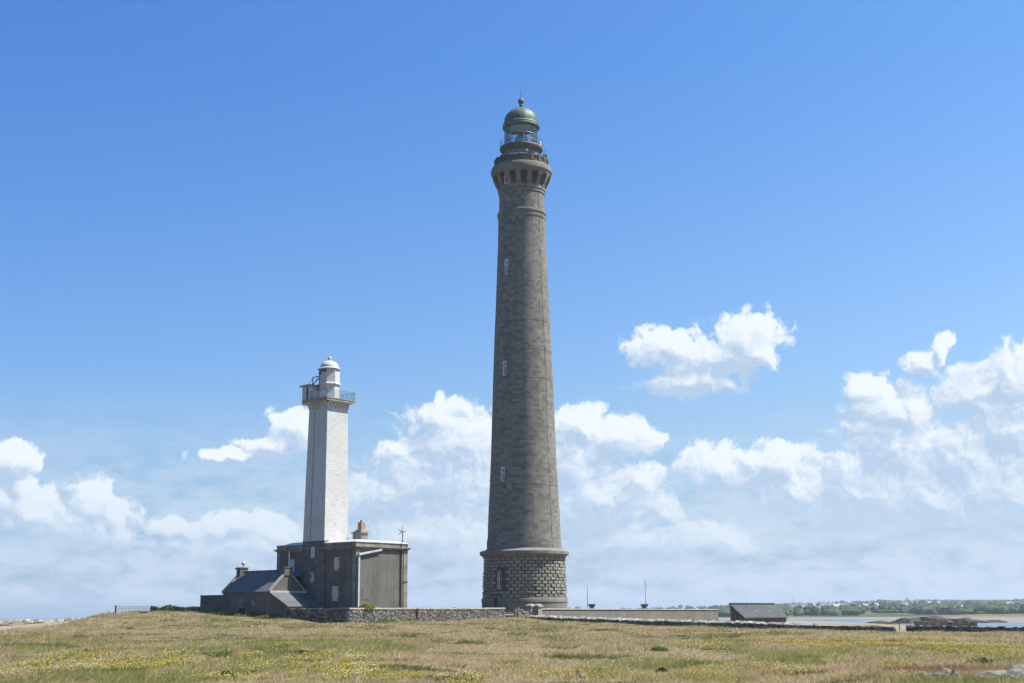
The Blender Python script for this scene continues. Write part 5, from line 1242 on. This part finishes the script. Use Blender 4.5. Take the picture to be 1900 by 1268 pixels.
while cnt < 3400:
    Y = 1480 + 3500 * random.random() ** 1.7; px = random.uniform(1330, 1960) if random.random() < .96 else random.uniform(985, 1330); x = (px - 950) / 2551 * Y; t_ = (Y - 1400) / 3250
    d = float(fbm(np.array([x]), np.array([Y * .5]), 150, 15)[0]); town = px < 1700 and .5 < t_ < 1.05
    if random.random() > (.28 if town else 1.) * min(1, max(.35 if px > 1690 and t_ < .6 else 0, (d - .28) * 5)): continue
    if t_ < .008 or (px > 1690 and t_ < .03) or (px < 1600 and t_ > .86 and random.random() < .75): continue
    qp = proj((x, Y, mz(x, Y) + 6)); w = random.uniform(9, 26)
    hit_ = lambda ww: any(abs(qp[0] - a_) < 1.6 + 2551 * ww * .36 / Y and -.4 < qp[1] - b_ < 2.4 and Y < yy_ + 10 for a_, b_, yy_ in used)
    if hit_(w):
        w = random.uniform(6, 10)
        if hit_(w): continue
    blob_tree(mb, x, Y, mz(x, Y) - 1.5, w, random.uniform(4, 6.5) if town else random.uniform(6, 12), 2); cnt += 1
o = mb.build('woodland', G['wood_far'], (600, 3000, 0), True, 60); o.location = (600, 3000, 0); o['kind'] = 'stuff'; o['label'] = 'green far off woods and hedges covering the mainland hillside'
def lone_house(px, py, Y, w, d, h, rh, rz, label, mats, name='far_house'):
    x = (px - 950) / 2551 * Y; z = zat(py, x, Y); o = house_mesh(w, d, h, rh).build(name, mats, smooth=False); o.location = (x, Y, z); o.rotation_euler.z = rz; tag(o, label, 'house')
lone_house(1516, 1140, 1900, 7, 6, 4, 2.5, .1, 'bright white house low by the far shore right of the shed', [HP, HR])
lone_house(1663, 1138, 2300, 13, 8, 4.5, 4, .15, 'large white house among trees under the church', [HP, HP])
lone_house(1466, 1130, 2600, 9, 7, 6, 4, .9, 'white gabled house just right of the shed roof', [HP, HR])
TH = stone('far_thatch', (.42, .38, .29), (.50, .45, .35), .2, 1.5)
lone_house(1615, 1146, 1800, 9, 8, 2, 6.0, 1.2, 'pale pointed gable near the far beach, larger of two', [TH, TH]); lone_house(1641 - 28 * 1.5, 1145, 1850, 8, 7, 2, 4.5, 1.0, 'pale pointed gable near the far beach, smaller of two', [TH, TH])
o_x = (1783 - 950) / 2551 * 4600; mb = MB(); mb.box(-14, 14, -10, 10, -4, 6, 0); mb.prism([(-10.5, 6), (10.5, 6), (0, 8.5)], -14.3, 14.3, 'x', 0); mb.box(-14.2, 14.2, -10.4, 10.4, 5.4, 6.1, 1)
o = mb.build('far_hall', [HP, HR], smooth=False); o.location = (o_x, 4600, zat(1119, o_x, 4600)); tag(o, 'long bright white hall on the skyline right of the church', 'building')
Y = 4650; cx_ = (1681 - 950) / 2551 * Y; zb = zat(1117, cx_, Y) - 2; ztp = zat(1106.2, cx_, Y)
chq = thing('church', 'grey stone church with a pointed spire on the far skyline', 'church', (cx_, Y, zb))
mb = MB(); mb.box(cx_ - 3, cx_ + 3, Y - 3, Y + 3, zb, zb + (ztp - zb) * .5); part(chq, mb, 'tower', HR, smooth=False)
mb = MB(); mb.lathe([(2.9, zb + (ztp - zb) * .5), (.1, ztp)], 8, cx=cx_, cy=Y); part(chq, mb, 'spire', HR, smooth=False)
mb = MB(); mb.box(cx_ + 3.01, cx_ + 16, Y - 5, Y + 5, zb, zb + 5.5, 0); mb.prism([(Y - 5.4, zb + 5.5), (Y + 5.4, zb + 5.5), (Y, zb + 10)], cx_ + 3.02, cx_ + 16.2, 'x', 1); part(chq, mb, 'nave', [HP, HR], smooth=False)
x = (1559.5 - 950) / 2551 * Y; zb = mz(x, Y); z1 = zat(1114.2, x, Y); mb = MB(); mb.lathe([(1.8, zb - 1), (1.8, z1 - 4), (3.2, z1 - 3), (3.4, z1), (0, z1 + .3)], 12, cx=0, cy=0)
o = mb.build('water_tower', HR, (0, 0, zb)); o.location = (x, Y, zb); tag(o, 'dark water tower on the far skyline', 'water tower')
x = (1470 - 950) / 2551 * Y; zb = mz(x, Y); z1 = zat(1104.8, x, Y); mb = MB()
for a in range(3):
    c_, s_ = 1.0 * math.cos(a * 2.094), 1.0 * math.sin(a * 2.094); mb.tube((c_, s_, zb), (c_ * .4, s_ * .4, z1), .28, 4)
for k in range(9): mb.ring(.9 - .06 * k, zb + (z1 - zb) * k / 9, .12, 3, k=4)
o = mb.build('radio_mast', G['iron'], (0, 0, zb)); o.location = (x, Y, zb); tag(o, 'thin radio mast rising from the far skyline right of the shed', 'mast')
random.seed(77)
for i in range(9):
    u = [1690, 1700, 1716, 1735, 1752, 1775, 1795, 1815, 1845][i]; Yh = 795 + random.uniform(-10, 10); x = (u - 950) / 2551 * Yh; w = random.uniform(11, 20)
    rock(['dark rock at the tip of the right headland', 'low black rock second from the headland tip', 'dark rocks under the left of the headland', 'long dark rock along the headland shore', 'black cracked rock along the headland shore', 'grey dark rock below the headland turf', 'low dark rock in the middle of the headland shore', 'dark rock on the headland shore toward the right', 'last dark rock on the headland shore toward the right edge'][i], u, 1150, Yh, (w * 1.3, 10, random.uniform(3.6, 6.0) * (1 if i < 6 else .55)), G['rock_dark'], 'dark rocks along the headland', pos=(x, Yh, -.4), sink=.2)

# ------------------------------------------------------------------ air
hz = MB(); hz.box(-1500, 6000, -400, 8000, -1.5, 96); o = hz.build('haze', [], smooth=False)
m = bpy.data.materials.new('sea_haze'); m.use_nodes = True; t = NT(m.node_tree); t.n.remove(t.n['Principled BSDF'])
vol = t.node('ShaderNodeVolumePrincipled', None, Color=(.78, .87, 1.), Density=.00009); vol.inputs['Anisotropy'].default_value = .2
t.put(t.n['Material Output'].inputs['Volume'], vol.outputs[0]); o.data.materials.append(m); o['kind'] = 'stuff'

# ------------------------------------------------------------------ sun and sky
SUN_EL, SUN_AZ = rad(56), rad(85)                       # azimuth from +Y towards +X
sd = Vector((math.sin(SUN_AZ) * math.cos(SUN_EL), math.cos(SUN_AZ) * math.cos(SUN_EL), math.sin(SUN_EL)))
ld = bpy.data.lights.new('sun', 'SUN'); ld.energy = 5.0; ld.angle = rad(.53); ld.color = (1, .94, .83)
lo_ = bpy.data.objects.new('sun', ld); COL.objects.link(lo_); lo_.rotation_euler = (-sd).to_track_quat('-Z', 'Y').to_euler(); lo_.location = (60, 100, 120)
w = bpy.data.worlds.new('World'); S.world = w; w.use_nodes = True; t = NT(w.node_tree)
bg = t.n['Background']
sky = t.node('ShaderNodeTexSky', {'sky_type': 'NISHITA', 'sun_disc': False, 'sun_elevation': SUN_EL, 'sun_rotation': SUN_AZ, 'altitude': 0, 'air_density': 1.0, 'dust_density': 1.6, 'ozone_density': 1.4})
skc = sky.outputs[0]
d = t.n.new('ShaderNodeTexCoord').outputs['Generated']; dx, dy, dz = t.sep(t.vm('NORMALIZE', d))
U = t.m('MULTIPLY', t.m('ARCTAN2', dx, dy), 25.); V = t.m('MULTIPLY', t.m('ARCSINE', dz), 25.)
P0 = t.comb(U, V, 0.)
def uv(px, py):
    q = ray(px, py).normalized(); return math.atan2(q.x, q.y) * 25, math.asin(q.z) * 25
# cumulus heaps: (px, py, rx, ry)
CL = [(1385, 630, 60, 40), (1235, 650, 66, 34), (1320, 668, 96, 36), (1415, 655, 34, 26), (1290, 712, 78, 22),
      (1712, 678, 26, 20), (1744, 652, 16, 24), (1758, 630, 13, 14), (1895, 705, 62, 58), (1825, 735, 62, 42), (1880, 790, 85, 70), (1610, 722, 30, 24), (1650, 765, 62, 44), (1690, 760, 36, 44), (1660, 830, 84, 62), (1790, 850, 75, 62), (1570, 880, 50, 40), (1620, 910, 110, 62), (1740, 930, 130, 74), (1870, 910, 110, 80), (1440, 862, 62, 38), (1330, 872, 74, 40), (1470, 915, 70, 50),
      (820, 775, 42, 32), (850, 825, 92, 62), (740, 842, 46, 24), (800, 890, 112, 62), (715, 925, 74, 44), (770, 995, 130, 46), (1080, 795, 62, 38), (1145, 815, 64, 38), (1060, 865, 62, 52), (1190, 893, 44, 30), (1110, 935, 122, 60), (1235, 945, 34, 26), (1200, 1005, 140, 44), (1335, 1010, 58, 30),
      (22, 856, 40, 30), (40, 905, 18, 26), (172, 938, 42, 38), (212, 962, 32, 30), (60, 955, 62, 38), (130, 985, 112, 42), (6, 940, 26, 30), (445, 978, 66, 24), (340, 986, 46, 16), (505, 990, 40, 22), (430, 1015, 130, 28),
      (548, 800, 42, 34), (500, 828, 56, 18), (435, 842, 50, 9)]
def n2d(p, sc, det, rg, out=0):
    return t.node('ShaderNodeTexNoise', {'noise_dimensions': '2D'}, Vector=p, Scale=sc, Detail=det, Roughness=rg).outputs[out]
def heap(p):
    acc = None
    for px, py, rx, ry in CL:
        c = uv(px, py); q = t.vm('MULTIPLY_ADD', p, (100 / rx, 100 / ry, 0), (-c[0] * 100 / rx, -c[1] * 100 / ry, 0))
        l = t.vm('LENGTH', q); acc = l if acc is None else t.m('SMOOTH_MIN', acc, l, .2)
    return t.m('SUBTRACT', 1.32, acc)
def dens(p, hp):
    pz = t.vm('ADD', p, (3.3, 1.7, 0))
    f = n2d(pz, 2.3, 7, .57); v = t.node('ShaderNodeTexVoronoi', {'voronoi_dimensions': '2D', 'feature': 'F1', 'normalize': True}, Vector=pz, Scale=3.4, Detail=3.5, Roughness=.62, Lacunarity=2.2).outputs['Distance']
    bil = t.m('SUBTRACT', .16, t.m('MULTIPLY', v, v))
    return t.m('ADD', t.m('ADD', hp, t.m('MULTIPLY', t.m('SUBTRACT', f, .5), 1.55)), t.m('MULTIPLY', bil, 1.8))
def warp(p):
    n1 = n2d(t.vm('ADD', p, (9, 2, 1)), 1.1, 2, .5, 1); n2 = n2d(t.vm('ADD', p, (3, 7, 5)), 4., 3, .6, 1)
    return t.vm('ADD', p, t.vm('ADD', t.vm('MULTIPLY', t.vm('SUBTRACT', n1, (.5, .5, .5)), (.5, .36, 0)), t.vm('MULTIPLY', t.vm('SUBTRACT', n2, (.5, .5, .5)), (.18, .16, 0))))
LD = (.55, .83)
Pw = warp(P0); h0 = heap(Pw); D0 = dens(Pw, h0)
P1 = t.vm('ADD', Pw, (LD[0] * .13, LD[1] * .13, 0)); h1 = heap(P1); D1 = dens(P1, h1)
h2 = heap(t.vm('ADD', Pw, (LD[0] * .5, LD[1] * .5, 0)))
relief = t.m('SUBTRACT', D0, D1); big = t.m('SUBTRACT', h0, h2)
soft = t.mr(t.m('ADD', big, t.m('MULTIPLY', n2d(P0, .9, 2, .5), .6)), .1, .75, .60, .40)   # crisp toward the sun, wispy on the lee and below
alpha = t.mr(D0, -.02, soft)
thick = t.mr(D0, .4, 1.5)
lit = t.m('ADD', t.m('ADD', .43, t.m('MULTIPLY', relief, .62)), t.m('ADD', t.m('MULTIPLY', big, .33), t.m('MULTIPLY', thick, -.18)))
lit = t.mr(lit, .1, .9, 0., 1.)
ccol = t.mix(lit, (4.6, 6.0, 7.9), (8.5, 9.2, 9.8))
# thin stratus veils low down and general paling toward the horizon
st = n2d(t.vm('MULTIPLY', P0, (.5, 2.2, 0)), 1.1, 6, .58); st2 = n2d(t.vm('MULTIPLY', P0, (.9, 1.5, 0)), 2.6, 5, .62)
vlow = t.m('MULTIPLY', t.mr(V, 0., .5), t.mr(V, 4.2, 1.2))
veil = t.m('MULTIPLY', vlow, t.mr(t.m('ADD', t.m('MULTIPLY', st, .6), t.m('MULTIPLY', st2, .4)), .30, .60))
skc = t.mix(1., skc, t.mix(t.mr(V, 3.5, 10., 0, 1, 'LINEAR'), (.92, 1.27, 1.67), (.58, 1.13, 1.82)), 'MULTIPLY')
kx = t.mr(U, -9., 9., .97, 1.12, 'LINEAR'); skc = t.mix(1., skc, t.comb(t.m('MULTIPLY', kx, kx), kx, 1.), 'MULTIPLY')
skc = t.mix(t.mr(V, 4.5, 0., 0, .85, 'LINEAR'), skc, (3.5, 5.15, 7.1))
base = t.mix(t.m('MULTIPLY', veil, .68), skc, (6.4, 7.4, 8.8))
far = t.mr(V, .1, 3.0, .2, 1.)                           # distant heaps fade into the air
final = t.mix(t.m('MULTIPLY', alpha, far), base, ccol)
t.put(bg.inputs['Color'], final); bg.inputs['Strength'].default_value = .0525
w.cycles.sampling_method = 'MANUAL'; w.cycles.sample_map_resolution = 512

S.view_settings.view_transform = 'Standard'; S.view_settings.look = 'None'; S.view_settings.exposure = 1.0; S.view_settings.gamma = 1
S.cycles.max_bounces = 6; S.cycles.diffuse_bounces = 3; S.cycles.transparent_max_bounces = 12; S.cycles.volume_bounces = 0
